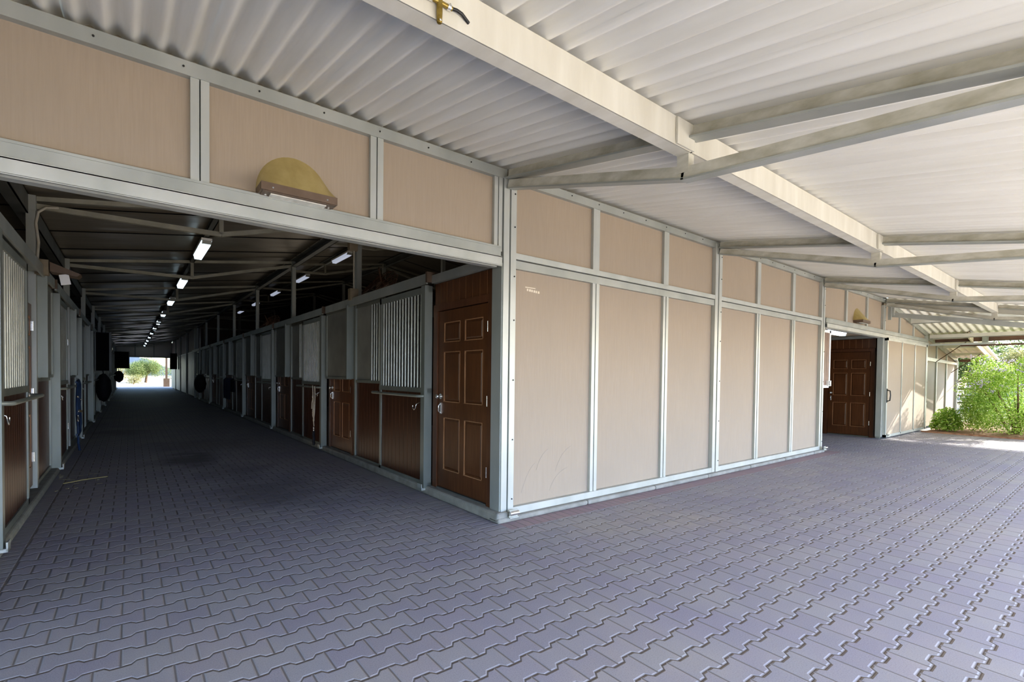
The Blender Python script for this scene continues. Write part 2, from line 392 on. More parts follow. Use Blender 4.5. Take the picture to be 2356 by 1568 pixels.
# curbs
one('trim_1', MB().box((2.60,2.74),(3.50,28.5),(0,.095)), 'curb', 'rounded concrete curb under the right stall row', 'curb', kind='structure')
one('trim_2', MB().box((-.87,-.72),(YF-.05,YE),(0,.075)), 'curb', 'concrete curb under the left stall row', 'curb', kind='structure')
mb = MB(); x = 2.60
while x < 10.22:
    x2 = min(x+1.19, 10.22); mb.box((x, x2-.006), (3.485, 3.64), (0, .05)); x = x2
ob = one('trim_3', mb, 'curb', 'concrete curb along the foot of the tan wall', 'curb', kind='structure')
bv = ob.modifiers.new('b', 'BEVEL'); bv.width = .02; bv.segments = 3
for n_ in ('trim_1', 'trim_2'):
    bv = bpy.data.objects[n_].modifiers.new('b', 'BEVEL'); bv.width = .025; bv.segments = 3

# ================================================================= FACADE
F0, F1 = YF-.012, YF+.03     # boards
W = thing('wall_front', 'tan panelled facade in a galvanised steel frame', 'wall', (2.7, YF, 0), kind='structure')
S0, S1 = YF-.045, YF+.045    # studs
bays = [-1.0+B*k for k in range(-1, 6)]
def zt(x): return 3.17 if x < 13.8 else zB(x)-.04
def board(x0, x1, z0, z1a, z1b=None):
    z1b = z1a if z1b is None else z1b
    build('wall_panel', MB().hexa([(x0,F0,z0),(x1,F0,z0),(x1,F1,z0),(x0,F1,z0)], [(x0,F0,z1a),(x1,F0,z1b),(x1,F1,z1b),(x0,F1,z1a)]), 'tan', W)
def stud(x0, x1, z0, z1, split=True, mat='galv_light'):
    mb = MB().box((x0, x1), (S0, S1), (z0, z1))
    if split:
        c = (x0+x1)/2; mb = MB().box((x0, c-.003), (S0, S1), (z0, z1)).box((c+.003, x1), (S0-.006, S1), (z0, z1))
    build('stud', mb, mat, W)
def hrail(x0, x1, z0, z1, y=S0-.012, mat='galv', z1b=None, z0b=None):
    z1b = z1 if z1b is None else z1b; z0b = z0 if z0b is None else z0b
    build('rail', MB().hexa([(x0,y,z0),(x1,y,z0b),(x1,S1,z0b),(x0,S1,z0)], [(x0,y,z1),(x1,y,z1b),(x1,S1,z1b),(x0,S1,z1)]), mat, W)
# first aisle lintel and its left neighbour
studs_l = [(-3.4,-3.3),(-2.28,-2.18),(-.93,-.83),(.295,.393),(1.424,1.523),(2.570,2.655)]
xs = [-4.5]+[s for a in studs_l for s in a]
for i in range(0, len(xs)-1, 2): board(xs[i], xs[i+1], 2.45, 3.15)
for a, b in studs_l: stud(a, b, 2.46, 3.14)
for x0, x1 in ((-4.5,-3.35),(-3.35,-2.23),(-2.23,-.9)): board(x0, x1, .06, 2.4)
for a, b in ((-3.4,-3.3),(-2.28,-2.18)): stud(a, b, .06, 2.4)
# right of the corner
S = [(3.885,3.985),(5.165,5.265),(7.60,7.70),(8.86,8.96)]
lo = [(2.80,3.885),(3.985,5.165),(5.265,6.33),(6.50,7.60),(7.70,8.86),(8.96,10.06)]
for a, b in lo: board(a, b, .10, 2.34); board(a, b, 2.45, 3.13)
for a, b in S: stud(a, b, .10, 2.33); stud(a, b, 2.46, 3.12, False)
# over the second opening
up3 = [(10.20,11.36),(11.44,12.60),(12.68,13.70)]
for a, b in up3: board(a, b, 2.45, 3.13)
for a, b in ((11.36,11.44),(12.60,12.68)): stud(a, b, 2.46, 3.12, False)
# falling bays beyond
up4 = [(13.86,15.03),(15.10,16.28),(16.35,17.50)]
for a, b in up4: board(a, b, 2.35, zt(a), zt(b))
for a, b in ((15.03,15.10),(16.28,16.35)): stud(a, b, 2.36, zt(b), False)
board(13.9, 17.5, .05, 2.3)
up5 = [(17.62,18.80),(18.88,20.05),(20.13,21.40)]
for a, b in up5: board(a, b, .06, zt(a)-.02, zt(b)-.02)
for a, b in ((18.80,18.88),(20.05,20.13)): stud(a, b, .06, zt(b)-.02, False)
hrail(17.62, 21.4, 1.90, 2.0, mat='galv_light', z0b=1.86, z1b=1.94)
# rails
hrail(-4.5, 2.70, 3.12, 3.205, mat='galv'); hrail(2.80, 13.8, 3.115, 3.195, mat='galv')
hrail(13.86, 17.6, zB(13.86)-.08, zB(13.86)+.03, z0b=zB(17.6)-.08, z1b=zB(17.6)+.03, mat='galv')
hrail(17.6, 21.5, zB(17.6)-.12, zB(17.6)+.03, z0b=zB(21.5)-.12, z1b=zB(21.5)+.03, mat='galv')
for a, b in ((2.80,6.33),(6.50,10.06)):
    hrail(a, b, 2.415, 2.47, S0-.02, 'galv_light'); hrail(a, b, 2.33, 2.405, S0-.008)
    hrail(a, b, .05, .115, S0-.02, 'galv_light')
# screws along the upper rail: one speckle mesh
mb = MB(); x = -2.2
while x < 13.6:
    mb.cyl((x, S0-.012, 3.165), (x, S0-.018, 3.165), .006, 6); x += .41
build('rail_screws', mb, 'dark_metal', W)['kind'] = 'stuff'
# scuffs low on the first board
mb = MB()
for (x, z, l, cv) in ((2.95,.22,.28,.05),(3.14,.42,.2,.07),(3.40,.38,.25,.12),(3.32,.19,.22,.16)):
    pts = [(x+l*.45*q+cv*q*q, F0-.0015, z+l*math.sin(q*1.3)) for q in [i/8 for i in range(9)]]
    mb.tube(pts, .0007, 4)
build('scuff_marks', mb, 'sheet_steel', W)
# torn pale sticker residue
mb = MB()
for i in range(6): mb.box((2.99+i*.028, 3.008+i*.028+.004*(i % 2)), (F0-.002, F0), (2.150-.002*i, 2.172-.002*i))
mb.box((2.97,3.10),(F0-.002,F0),(2.180,2.188))
build('sticker_residue', mb, 'cream', W)

# main posts of the facade
def post(x, z1, lab, w=.15, z0=.045, mat='galv_light', corner=False):
    t_ = thing('steel_post', lab, 'post', (x, YF, 0), 'main posts of the tan facade')
    mb = MB().box((x-w/2, x-.006), (S0-.02, S1), (z0, z1)).box((x+.006, x+w/2), (S0-.028, S1), (z0, z1)).box((x-.008, x+.008), (S0, S1), (z0, z1))
    build('shaft', mb, mat, t_)
    for z in (.2, .75, 1.3, 1.85, 2.25, 2.7, 3.0):
        if z < z1: build('bolt', MB().cyl((x+w/2-.02, S0-.028, z), (x+w/2-.02, S0-.034, z), .007, 8), 'dark_metal', t_)
    return t_
post(2.735, 3.13, 'galvanised corner post where the tan facade meets the aisle', .14)
post(6.415, 3.17, 'galvanised post midway along the solid tan wall', .16)
post(10.13, 3.17, 'galvanised post at the left side of the second opening', .14)
post(13.73, 3.05, 'galvanised post at the right side of the second opening', .12)
post(17.56, 2.58, 'galvanised post where the sliding barn door ends', .12)
post(21.45, 2.0, 'farthest thin post of the facade behind the bush', .1)
# galvanised jamb of the corner, facing the aisle
one('corner_channel', MB().box((2.655,2.69),(YF-.05,YF+.095),(.09,2.36)), 'galv', 'blue-grey steel channel on the aisle side of the corner post', 'channel')
one('corner_channel', MB().box((13.765,13.80),(YF-.03,YF+.06),(.0,2.36)), 'galv', 'blue-grey steel channel beside the brown door in the second opening', 'channel')
# roller stops at the feet
for x, lab in ((2.76,'small zinc roller bracket at the foot of the corner post'),(10.17,'small zinc roller bracket at the foot of the second opening'),(13.93,'small zinc roller bracket under the sliding barn door')):
    t_ = thing('roller_bracket', lab, 'bracket', (x, 3.49, 0), 'roller brackets at post feet')
    build('plate', MB().box((x-.05,x+.05),(3.47,3.478),(.05,.115)).box((x-.05,x+.05),(3.455,3.52),(.045,.053)), 'galv_light', t_)
    build('roller', MB().cyl((x-.05,3.462,.088),(x+.05,3.462,.088),.022,12), 'chrome', t_)

# door tracks (header channels)
def track(x0, x1, z, lab, y=3.545):
    t_ = thing('header_track', lab, 'track', ((x0+x1)/2, YF, z))
    build('upper_channel', MB().box((x0,x1),(y-.01,YF+.05),(z+.02,z+.105)).box((x0,x1),(y-.016,y-.01),(z+.09,z+.105)), 'galv', t_)
    build('lower_channel', MB().box((x0,x1),(y-.03,y-.022),(z-.07,z+.01)).box((x0,x1),(y-.03,YF),(z+.004,z+.014)).box((x0,x1),(y-.03,y-.01),(z-.075,z-.068)).box((x0,x1),(YF-.01,YF+.06),(z-.07,z+.014)), 'galv_light', t_)
    return t_
track(-4.4, 2.63, 2.395, 'long galvanised door track above the aisle mouth')
track(10.22, 17.55, 2.375, 'galvanised track carrying the sliding barn door above the second opening', 3.53)

# sliding barn door leaf
t_ = thing('sliding_barn_door', 'tan three-panel sliding barn door half in sunlight', 'door', (15.7, 3.48, 0))
bx0, bx1 = 13.76, 17.26
for i in range(3):
    a = bx0+.06+i*1.15
    build('door_panel', MB().box((a, a+1.11), (3.49, 3.52), (.07, 2.27)), 'tan', t_)
mb = MB().box((bx0,bx0+.07),(3.475,3.535),(.03,2.31)).box((bx1-.07,bx1),(3.475,3.535),(.03,2.31)).box((bx0,bx1),(3.475,3.535),(.03,.09)).box((bx0,bx1),(3.475,3.535),(2.25,2.31))
for i in (1, 2): mb.box((bx0+.02+i*1.15, bx0+.07+i*1.15), (3.475,3.535), (.05,2.28))
build('door_frame', mb, 'galv_light', t_)
build('door_handle', MB().tube([(bx0+.035,3.475,.86),(bx0+.035,3.415,.88),(bx0+.035,3.405,1.0),(bx0+.035,3.415,1.1),(bx0+.035,3.475,1.12)], .012, 8).box((bx0+.015,bx0+.055),(3.465,3.475),(.83,1.15)), 'dark_metal', t_)

# ================================================================= ROOF FRAME
def roof_beam(x0, x1, lab, joint=True):
    y0 = 1.70; zt_ = zA(y0)-.005; zb = zt_-.165
    t_ = thing('roof_beam', lab, 'beam', ((x0+x1)/2, y0, zb), 'lengthwise beams under the courtyard roof')
    build('web', MB().box((x0,x1),(y0,y0+.012),(zb,zt_)), 'beam', t_)
    build('flange', MB().box((x0,x1),(y0,y0+.085),(zb-.004,zb+.006)).box((x0,x1),(y0+.078,y0+.085),(zb,zb+.03)).box((x0,x1),(y0-.003,y0+.002),(zb-.004,zb+.012)), 'beam', t_)
    if joint: build('splice_plate', MB().box((x1-.16,x1+.02),(y0-.016,y0-.002),(zb+.0,zt_-.01)), 'beam', t_)
    return t_
xb = [-4.7,-1.0,2.70,6.40,10.10,13.80]
lb = ['left of the frame','carrying the brass mist nozzle','from the corner post to the middle wall post','third from the camera','last before the lower roof']
for i in range(5): roof_beam(xb[i]+.01, xb[i+1]-.005, 'cream steel roof beam '+lb[i], 1 <= i < 4)

def truss(x, lab, mat='truss'):
    t_ = thing('roof_truss', lab, 'truss', (x, 3.5, 3.1), 'trusses under the courtyard roof')
    w = .055; z0 = zA(3.50)-.055; ze = zA(-.15)-.055
    build('top_chord', MB().bar((x,3.52,z0+.0),(x,1.79,zA(1.79)-.052), w, .075).bar((x,1.695,zA(1.695)-.052),(x,-.15,ze), w, .075), mat, t_)
    build('top_chord_lip', MB().bar((x-.02,3.52,z0-.043),(x-.02,1.79,zA(1.79)-.095), .10, .012).bar((x-.02,1.695,zA(1.695)-.095),(x-.02,-.15,ze-.043), .10, .012), 'galv', t_)
    zk = 2.605
    build('bottom_chord', MB().bar((x,3.52,z0-.085),(x,1.74,zk), w, .07).bar((x,1.76,zk),(x,-.15,ze-.07), w, .07), mat, t_)
    build('bottom_chord_lip', MB().bar((x+.0,3.52,z0-.125),(x+.0,1.74,zk-.04), .075, .012).bar((x,1.76,zk-.04),(x,-.15,ze-.11), .075, .012), 'galv', t_)
    build('king_post', MB().box((x-.03,x+.03),(1.71,1.79),(zk,zA(1.75)-.15)), mat, t_)
    return t_
tl = ['first truss at the left, before the corner','second truss, springing from the corner post','third truss, springing from the middle wall post','fourth truss, at the left of the second opening','fifth truss, at the far edge of the courtyard roof']
for k, x in enumerate((-1.0, 2.72, 6.42, 10.13, 13.80)): truss(x, 'weathered cream steel roof '+tl[k])
# edge fascia following the courtyard roof, and raking beam under it
mb = MB().bar((13.90,3.40,zA(3.40)-.10),(13.90,-.15,zA(-.15)-.10), .012, .15).bar((13.93,3.40,zA(3.40)-.175),(13.93,-.15,zA(-.15)-.175), .06, .012)
one('edge_fascia', mb, 'beam', 'sloping cream fascia channel at the far edge of the courtyard roof', 'fascia')
mb = MB().bar((13.95,3.52,2.86),(13.95,-.15,2.17), .06, .09).bar((13.97,3.52,2.81),(13.97,-.15,2.12), .09, .012)
one('raking_beam', mb, 'galv_light', 'galvanised raking beam below the far edge of the courtyard roof', 'beam')
t_ = thing('hanger_bracket', 'grey box bracket hanging at the top of the post right of the second opening', 'bracket', (13.84,3.5,2.75))
build('channel', MB().box((13.81,13.87),(3.44,3.5),(2.72,3.03)), 'galv', t_)
build('side_plate', MB().box((13.88,13.96),(3.40,3.44),(2.82,3.02)), 'galv_light', t_)

# lower roof framing
def ybeam(name, x, z0, z1, lab, mat, th=.012, y0=-4.2, y1=3.5):
    t_ = thing(name, lab, 'beam', (x, 0, z0))
    build('web', MB().box((x,x+th),(y0,y1),(z0,z1)), mat, t_)
    build('flange', MB().box((x-.0,x+.08),(y0,y1),(z0-.006,z0+.006)), 'galv', t_)
ybeam('purlin', 15.70, 2.765, 2.915, 'deep grey purlin across the lower corrugated roof', 'beam')
ybeam('purlin', 17.60, 2.50, 2.60, 'cream eave purlin where the lower roof crosses above the bush', 'beam')
ybeam('eave_fascia', 18.20, 2.42, 2.575, 'brown fascia at the outer edge of the lower roof', 'brownbar')
one('tie_bar', MB().box((18.17,18.22),(-4.2,2.95),(2.29,2.335)), 'brownbar', 'thin dark tie bar hanging below the brown fascia', 'bar')
one('tie_bar', MB().box((17.6,17.64),(2.2,3.5),(2.30,2.35)), 'galv_light', 'short pale tie bar beside the facade corner below the eave purlin', 'bar')
t_ = thing('king_post', 'short galvanised king post linking the eave purlin to the dark tie bar', 'post', (18.15,2.46,2.3))
build('post', MB().box((18.12,18.16),(2.42,2.52),(2.30,2.56)).box((18.12,18.16),(2.40,2.415),(2.30,2.56)), 'galv', t_)
build('foot_plate', MB().box((18.11,18.20),(2.40,2.54),(2.28,2.33)), 'brownbar', t_)
# lean-to fascia + gutter + braces
t_ = thing('overhang_gutter', 'white gutter and fascia of the small overhang above the bush', 'gutter', (19.6,2.7,2.2))
def sl(x, dz): return zB(x)+dz
build('fascia', MB().hexa([(17.7,2.70,sl(17.7,-.16)),(21.7,2.70,sl(21.7,-.16)),(21.7,2.73,sl(21.7,-.16)),(17.7,2.73,sl(17.7,-.16))], [(17.7,2.70,sl(17.7,.02)),(21.7,2.70,sl(21.7,.02)),(21.7,2.73,sl(21.7,.02)),(17.7,2.73,sl(17.7,.02))]), 'cream', t_)
build('gutter', MB().bar((17.7,2.66,sl(17.7,.03)),(21.72,2.66,sl(21.72,.03)), .07, .055), 'gutter', t_)
build('drip_edge', MB().bar((17.7,2.63,sl(17.7,.04)),(21.72,2.63,sl(21.72,.04)), .008, .03), 'dark_metal', t_)
for i, x in enumerate((17.95, 19.2, 20.4, 21.5)):
    one('overhang_rafter', MB().box((x,x+.05),(2.73,3.5),(zB(x)-.09,zB(x)-.01)), 'beam' if i < 3 else 'brownbar',
        ORD[i]+' short rafter under the small overhang, counted from the sliding door', 'rafter', 'rafters of the overhang')
for i, x in enumerate((18.3, 20.2, 21.6)):
    z = zB(x)-.1
    one('overhang_brace', MB().cyl((x,3.48,z-.55),(x+.05,2.85,z), .010, 6), 'rust',
        ORD[i]+' thin rod brace under the small overhang, counted from the sliding door', 'brace', 'braces of the overhang')

# ================================================================= WALL LIGHTS
def wall_light(cx, z, lab):
    t_ = thing('wall_light', lab, 'light', (cx, F0, z), 'hooded wall lights')
    w, dp, h = .238, .175, .05; y0 = F0
    mb = MB().box((cx-w,cx+w),(y0-dp,y0),(z,z+h)).box((cx-w+.012,cx+w-.012),(y0-dp+.012,y0-.01),(z-.004,z))
    hs_ = build('housing', mb, 'bronze', t_)
    n = 20; vs = []; 
    for i in range(n+1):
        a = PI*i/n; vs.append((cx-w*math.cos(a), y0, z+h+.262*math.sin(a)))
    for i in range(n+1):
        a = PI*i/n; vs.append((cx-w*math.cos(a), y0-dp+.002, z+h))
    mb = MB().add(vs, [(i, i+1, n+2+i, n+1+i) for i in range(n)], True)
    build('hood', mb, 'hood', t_)
    build('lens', MB().box((cx-.175,cx+.175),(y0-dp+.04,y0-.05),(z-.010,z-.003)), 'lens', hs_)
    for sx in (-.20,.20): build('screw', MB().cyl((cx+sx,y0-.10,z-.010),(cx+sx,y0-.10,z),.008,8), 'chrome', hs_)
    for sx in (-.17,.17): build('screw', MB().cyl((cx+sx,y0-dp-.004,z+.02),(cx+sx,y0-dp,z+.02),.006,8), 'chrome', hs_)
wall_light(.895, 2.50, 'half-round gold hooded wall light above the aisle mouth')
wall_light(12.10, 2.52, 'half-round gold hooded wall light above the second opening')

# mist nozzle with hose clamps
t_ = thing('mist_nozzle', 'brass mist nozzle with clamped hose hanging from the roof beam', 'nozzle', (.945,1.69,2.78))
build('tee', MB().cyl((.895,1.685,2.775),(1.0,1.685,2.775),.009,10).cyl((.945,1.685,2.785),(.945,1.685,2.735),.012,10), 'brass', t_)
build('nozzle_body', MB().cyl((.945,1.685,2.745),(.945,1.685,2.700),.012,12,.0105).ell((.945,1.685,2.699),(.0105,.0105,.006)), 'brass', t_)
build('nozzle_tip', MB().ell((.945,1.679,2.704),(.006,.006,.006)), 'chrome', t_)
for x in (.905,.985): build('hose_clamp', MB().cyl((x-.006,1.685,2.775),(x+.008,1.685,2.775),.0125,12).cyl((x+.001,1.68,2.775),(x+.001,1.67,2.779),.004,6), 'chrome', t_)
build('hose', MB().tube([(.995,1.685,2.775),(1.02,1.682,2.777),(1.045,1.684,2.776),(1.065,1.69,2.770),(1.085,1.696,2.764)], .0065, 8), 'dark_metal', t_)
build('hose', MB().tube([(.893,1.685,2.775),(.86,1.685,2.778),(.5,1.69,2.775),(-.9,1.69,2.775)], .0065, 8), 'dark_metal', t_)

# ================================================================= STALL ROWS
# local frame: s along the aisle, d out from the wall into the aisle, z up
RIGHT = lambda v: (XC-v[1], v[0], v[2])
LEFT = lambda v: (XL+v[1], v[0], v[2])
FAR = lambda v: (13.80-v[1], v[0], v[2])
Z3 = lambda v: v
def planks(mb, s, d, z, step=.105):
    # dark tongue-and-groove boards over a paler backing
    mb.cur = 1; mb.box(s, (d[0], d[1]-.003), z); mb.cur = 0
    n = max(1, round((s[1]-s[0])/step)); w = (s[1]-s[0])/n
    for i in range(n): mb.box((s[0]+i*w+.0045, s[0]+(i+1)*w-.0045), (d[0], d[1]), z)
    return mb

def six_panel(xf, s0, s1, org, name, label, knob_far=True, z0=.115, z1=2.03, d=.0, casing=True, transom=2.345, group=None):
    t_ = thing(name, label, 'door', org, group, kind='structure')
    w = s1-s0; mb = MB().box((s0,s1),(d-.03,d+.0),(z0,z1))
    cols = [(s0+.09*w/.93, s0+.415*w/.93), (s0+.495*w/.93, s0+.82*w/.93)]
    rows = [(z0+.20, z0+.765), (z0+.935, z0+1.475), (z0+1.575, z0+1.79)]
    # stiles and rails stand proud of the sunk fields
    mb.box((s0,cols[0][0]),(d,d+.014),(z0,z1)); mb.box((cols[0][1],cols[1][0]),(d,d+.014),(z0,z1)); mb.box((cols[1][1],s1),(d,d+.014),(z0,z1))
    zs = [z0, rows[0][0], rows[0][1], rows[1][0], rows[1][1], rows[2][0], rows[2][1], z1]
    for c in cols:
        for i in range(0, 8, 2): mb.box(c, (d,d+.014), (zs[i], zs[i+1]))
        for r in rows:
            a, b = c[0]+.035, c[1]-.035; e, f = r[0]+.035, r[1]-.035
            mb.hexa([(c[0]+.018,d,r[0]+.018),(c[1]-.018,d,r[0]+.018),(c[1]-.018,d,r[1]-.018),(c[0]+.018,d,r[1]-.018)], [(a,d+.011,e),(b,d+.011,e),(b,d+.011,f),(a,d+.011,f)])
    leaf = build('leaf', mb, 'door_wood', t_, xf=xf)
    mb = MB()
    for c in cols:
        for r in rows:
            k = .008
            mb.box((c[0],c[0]+k),(d,d+.016),r).box((c[1]-k,c[1]),(d,d+.012),r).box(c,(d,d+.016),(r[0],r[0]+k)).box(c,(d,d+.012),(r[1]-k,r[1]))
    build('molding', mb, 'wood_edge', leaf, xf=xf)  # paler strips paint in worn edges and the light they catch
    if casing:
        mb = MB().box((s0-.09,s0-.008),(d-.02,d+.03),(z0-.03,z1+.08)).box((s1+.008,s1+.09),(d-.02,d+.03),(z0-.03,z1+.08)).box((s0-.09,s1+.09),(d-.02,d+.031),(z1+.008,z1+.08))
        build('casing', mb, 'wood_trim', t_, xf=xf)
        build('threshold', MB().box((s0,s1),(d-.02,d+.03),(z0-.03,z0-.006)), 'galv_dark', t_, xf=xf)
        if transom: build('transom_boards', planks(MB(), (s0-.09,s1+.09), (d-.02,d+.012), (z1+.085,transom), .125), ['door_wood','wood_edge'], t_, xf=xf)
    ks = s1-.06 if knob_far else s0+.06; hs = s0-.002 if knob_far else s1+.002
    build('knob', MB().cyl((ks,d+.012,z0+.99),(ks,d+.02,z0+.99),.03,14).cyl((ks,d+.02,z0+.99),(ks,d+.05,z0+.99),.011,10).ell((ks,d+.062,z0+.99),(.024,.018,.024)), 'chrome', leaf, xf=xf)
    build('latch', MB().box((ks-.012,ks+.012),(d+.014,d+.022),(z0+.80,z0+.92)).tube([(ks,d+.02,z0+.81),(ks,d+.045,z0+.83),(ks,d+.045,z0+.89),(ks,d+.02,z0+.91)],.006,6), 'chrome', leaf, xf=xf)
    for z in (z0+.30, z0+.98, z0+1.69):
        build('hinge', MB().box((hs-.012,hs+.012),(d+.012,d+.026),(z-.05,z+.05)).cyl((hs,d+.026,z-.05),(hs,d+.026,z+.05),.007,8), 'chrome', leaf, xf=xf)
    return t_

def stall_door(xf, s0, s1, org, label, group, sheet=False):
    t_ = thing('stall_gate', label, 'door', org, group)
    mb = MB().box((s0,s0+.085),(.03,.125),(.07,2.33)).box((s1-.05,s1),(.03,.08),(.07,2.33)).box((s0,s1),(.03,.08),(2.26,2.33)).box((s0,s1),(.03,.085),(1.135,1.19)).box((s0,s1),(.03,.08),(.07,.13))
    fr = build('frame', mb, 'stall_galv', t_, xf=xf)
    wp = build('wood_panel', planks(MB(), (s0+.085,s1-.05), (.04,.068), (.13,1.135)), ['wood','wood_edge'], t_, xf=xf)
    if sheet: build('steel_sheet', MB().box((s0+.085,s1-.05),(.05,.06),(1.19,2.26)), 'sheet_steel', t_, xf=xf)
    else:
        mb = MB(); n = 15
        for i in range(n):
            s = s0+.085+(i+.6)*(s1-s0-.135)/n; mb.cyl((s,.055,1.19),(s,.055,2.27),.0145,8,caps=False)
        build('bar_grille', mb, 'bar', t_, xf=xf)
    mb = MB().tube([(s0+.02,.10,1.10),(s0+.04,.17,1.10),(s0+.10,.175,1.10),(s1-.05,.175,1.10),(s1+.02,.17,1.10),(s1+.04,.09,1.10)],.017,10)
    build('blanket_bar', mb, 'stall_galv', fr, xf=xf)
    build('hook', MB().tube([(s0+.20,.07,1.02),(s0+.20,.12,1.0),(s0+.205,.125,.955),(s0+.24,.125,.935),(s0+.275,.125,.96),(s0+.275,.125,.985)],.006,6), 'chrome', wp, xf=xf)
    build('foot_guide', MB().box((s0+.0,s0+.10),(.02,.15),(.05,.075)).box((s0+.0,s0+.10),(.14,.15),(.05,.12)), 'galv_light', fr, xf=xf)
    return t_
def fixed_panel(xf, s0, s1, org, label, group, bars=(0,.45), z_r=1.21):
    t_ = thing('stall_screen', label, 'stall panel', org, group)
    build('wood_panel', planks(MB(), (s0+.03,s1-.03), (-.01,.02), (.12,z_r)), ['wood','wood_edge'], t_, xf=xf)
    mb = MB().box((s0,s0+.03),(-.02,.04),(.08,2.36)).box((s1-.03,s1),(-.02,.04),(.08,2.36)).box((s0,s1),(-.02,.035),(.08,.12)).box((s0,s1),(-.02,.035),(z_r,z_r+.04)).box((s0,s1),(-.02,.035),(2.31,2.36))
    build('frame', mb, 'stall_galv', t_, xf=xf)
    a, b = s0+.03+bars[0]*(s1-s0-.06), s0+.03+bars[1]*(s1-s0-.06)
    if bars[1] > bars[0]:
        mb = MB(); n = max(2, round((b-a)/.088))
        for i in range(n): s = a+(i+.5)*(b-a)/n; mb.cyl((s,.01,z_r+.03),(s,.01,2.32),.0145,8,caps=False)
        build('bar_grille', mb, 'bar', t_, xf=xf)
    if bars[1] < 1: build('steel_sheet', MB().box((b+.02,s1-.03),(.0,.012),(z_r+.04,2.31)), 'sheet_steel', t_, xf=xf)
    return t_
def shutter(xf, s0, s1, org, label, group, mat='stall_galv', d=.03, stile=True, z0=1.25):
    t_ = thing('stall_shutter', label, 'shutter', org, group)
    build('sheet', MB().box((s0+.03,s1-.03),(d+.008,d+.02),(z0+.03,2.32)), 'sheet_steel', t_, xf=xf)
    build('frame', MB().box((s0,s0+.035),(d,d+.035),(z0,2.35)).box((s1-.035,s1),(d,d+.035),(z0,2.35)).box((s0,s1),(d,d+.035),(z0,z0+.035)).box((s0,s1),(d,d+.035),(2.315,2.35)), mat, t_, xf=xf)
    if stile: build('end_stile', MB().box((s0-.05,s0),(-.01,.13),(z0+.01,2.37)), mat, t_, xf=xf)
    return t_

Y0 = 3.60
# --- right row
six_panel(RIGHT, 3.79, 4.74, (XC, 4.26, 0), 'door_1', 'brown six-panel wooden door beside the corner post')
six_panel(FAR, 3.80, 4.66, (13.80, 4.2, 0), 'door_2', 'brown six-panel wooden door inside the second opening', z0=.03, z1=2.0, transom=2.30)
gR, gL = 'sliding stall doors of the right row', 'sliding stall doors of the left row'
sd = stall_door(RIGHT, 4.86, 6.20, (XC, 5.5, 0), 'nearest sliding stall door of the right row, next to the brown six-panel door', gR)
fx = fixed_panel(RIGHT, 6.22, 7.22, (XC, 6.7, 0), 'nearest fixed stall panel of the right row, half bars half steel sheet', 'fixed stall panels of the right row')
dr = six_panel(RIGHT, 7.42, 8.36, (XC, 7.9, 0), 'door_3', 'dark six-panel stable door under a steel shutter, nearest of the right row', casing=True, transom=None)
sh = shutter(RIGHT, 7.36, 8.50, (XC, 7.9, 1.25), 'nearest steel shutter of the right row, over the dark six-panel door', 'steel shutters of the right row')
for k in range(1, 7):
    dup(sd, (0, B*k, 0), ORD[k]+' sliding stall door of the right row counted from the courtyard')
    dup(fx, (0, B*k, 0), ORD[k]+' fixed stall panel of the right row counted from the courtyard')
for k in range(1, 6):
    o = dup(dr, (0, B*k, 0), ORD[k]+' dark six-panel stable door of the right row counted from the courtyard'); o.name = 'door_%d' % (k+3)
    dup(sh, (0, B*k, 0), ORD[k]+' steel shutter of the right row counted from the courtyard')
# --- left row
sl_ = stall_door(LEFT, 4.88, 6.44, (XL, 5.6, 0), 'nearest sliding stall door of the left row at the left edge of the photo', gL)
dl_ = six_panel(LEFT, 6.53, 7.21, (XL, 6.9, 0), 'door_20', 'nearest narrow brown stable door of the left row beside the curved rail', knob_far=False, casing=False)
fl = fixed_panel(LEFT, 7.30, 8.56, (XL, 7.9, 0), 'nearest fixed stall panel of the left row behind the hanging steel stile', 'fixed stall panels of the left row', bars=(0,.0))
sf = shutter(LEFT, 7.37, 8.50, (XL, 7.9, 1.25), 'nearest steel shutter of the left row with a wide galvanised stile', 'steel shutters of the left row', d=.03)
for k in range(1, 11):
    dup(sl_, (0, B*k-.0, 0), ORD[k]+' sliding stall door of the left row counted from the courtyard')
    o = dup(dl_, (0, B*k, 0), ORD[k]+' narrow brown stable door of the left row counted from the courtyard'); o.name = 'door_%d' % (20+k)
    dup(fl, (0, B*k, 0), ORD[k]+' fixed stall panel of the left row counted from the courtyard')
    dup(sf, (0, B*k, 0), ORD[k]+' steel shutter of the left row counted from the courtyard')
# header rails carrying the stall doors
def header(xf, s0, s1, org, lab, grp):
    t_ = thing('stall_rail', lab, 'rail', org, grp)
    build('rail', MB().box((s0,s1),(-.03,.10),(2.385,2.455)).box((s0,s1),(.09,.11),(2.345,2.46)), 'galv', t_, xf=xf)
    build('end_cap', MB().box((s0-.035,s0),(-.02,.12),(2.36,2.475)), 'bronze', t_, xf=xf)
    return t_
h = header(RIGHT, 4.86, 8.40, (XC,6,2.4), 'nearest steel header rail of the right stall row', 'header rails of the right row')
for k in range(1, 7): dup(h, (0, B*k, 0), ORD[k]+' steel header rail of the right stall row counted from the courtyard')
one('steel_header', MB().box((2.64,2.72),(3.66,4.83),(2.35,2.44)), 'galv', 'galvanised header over the brown six-panel door by the corner', 'header')
one('steel_header', MB().box((13.74,13.82),(3.66,4.9),(2.31,2.38)), 'galv', 'galvanised header over the brown door inside the second opening', 'header')
h = header(LEFT, 4.7, 8.22, (XL,6,2.4), 'nearest steel header rail of the left stall row', 'header rails of the left row')
for k in range(1, 11): dup(h, (0, B*k, 0), ORD[k]+' steel header rail of the left stall row counted from the courtyard')
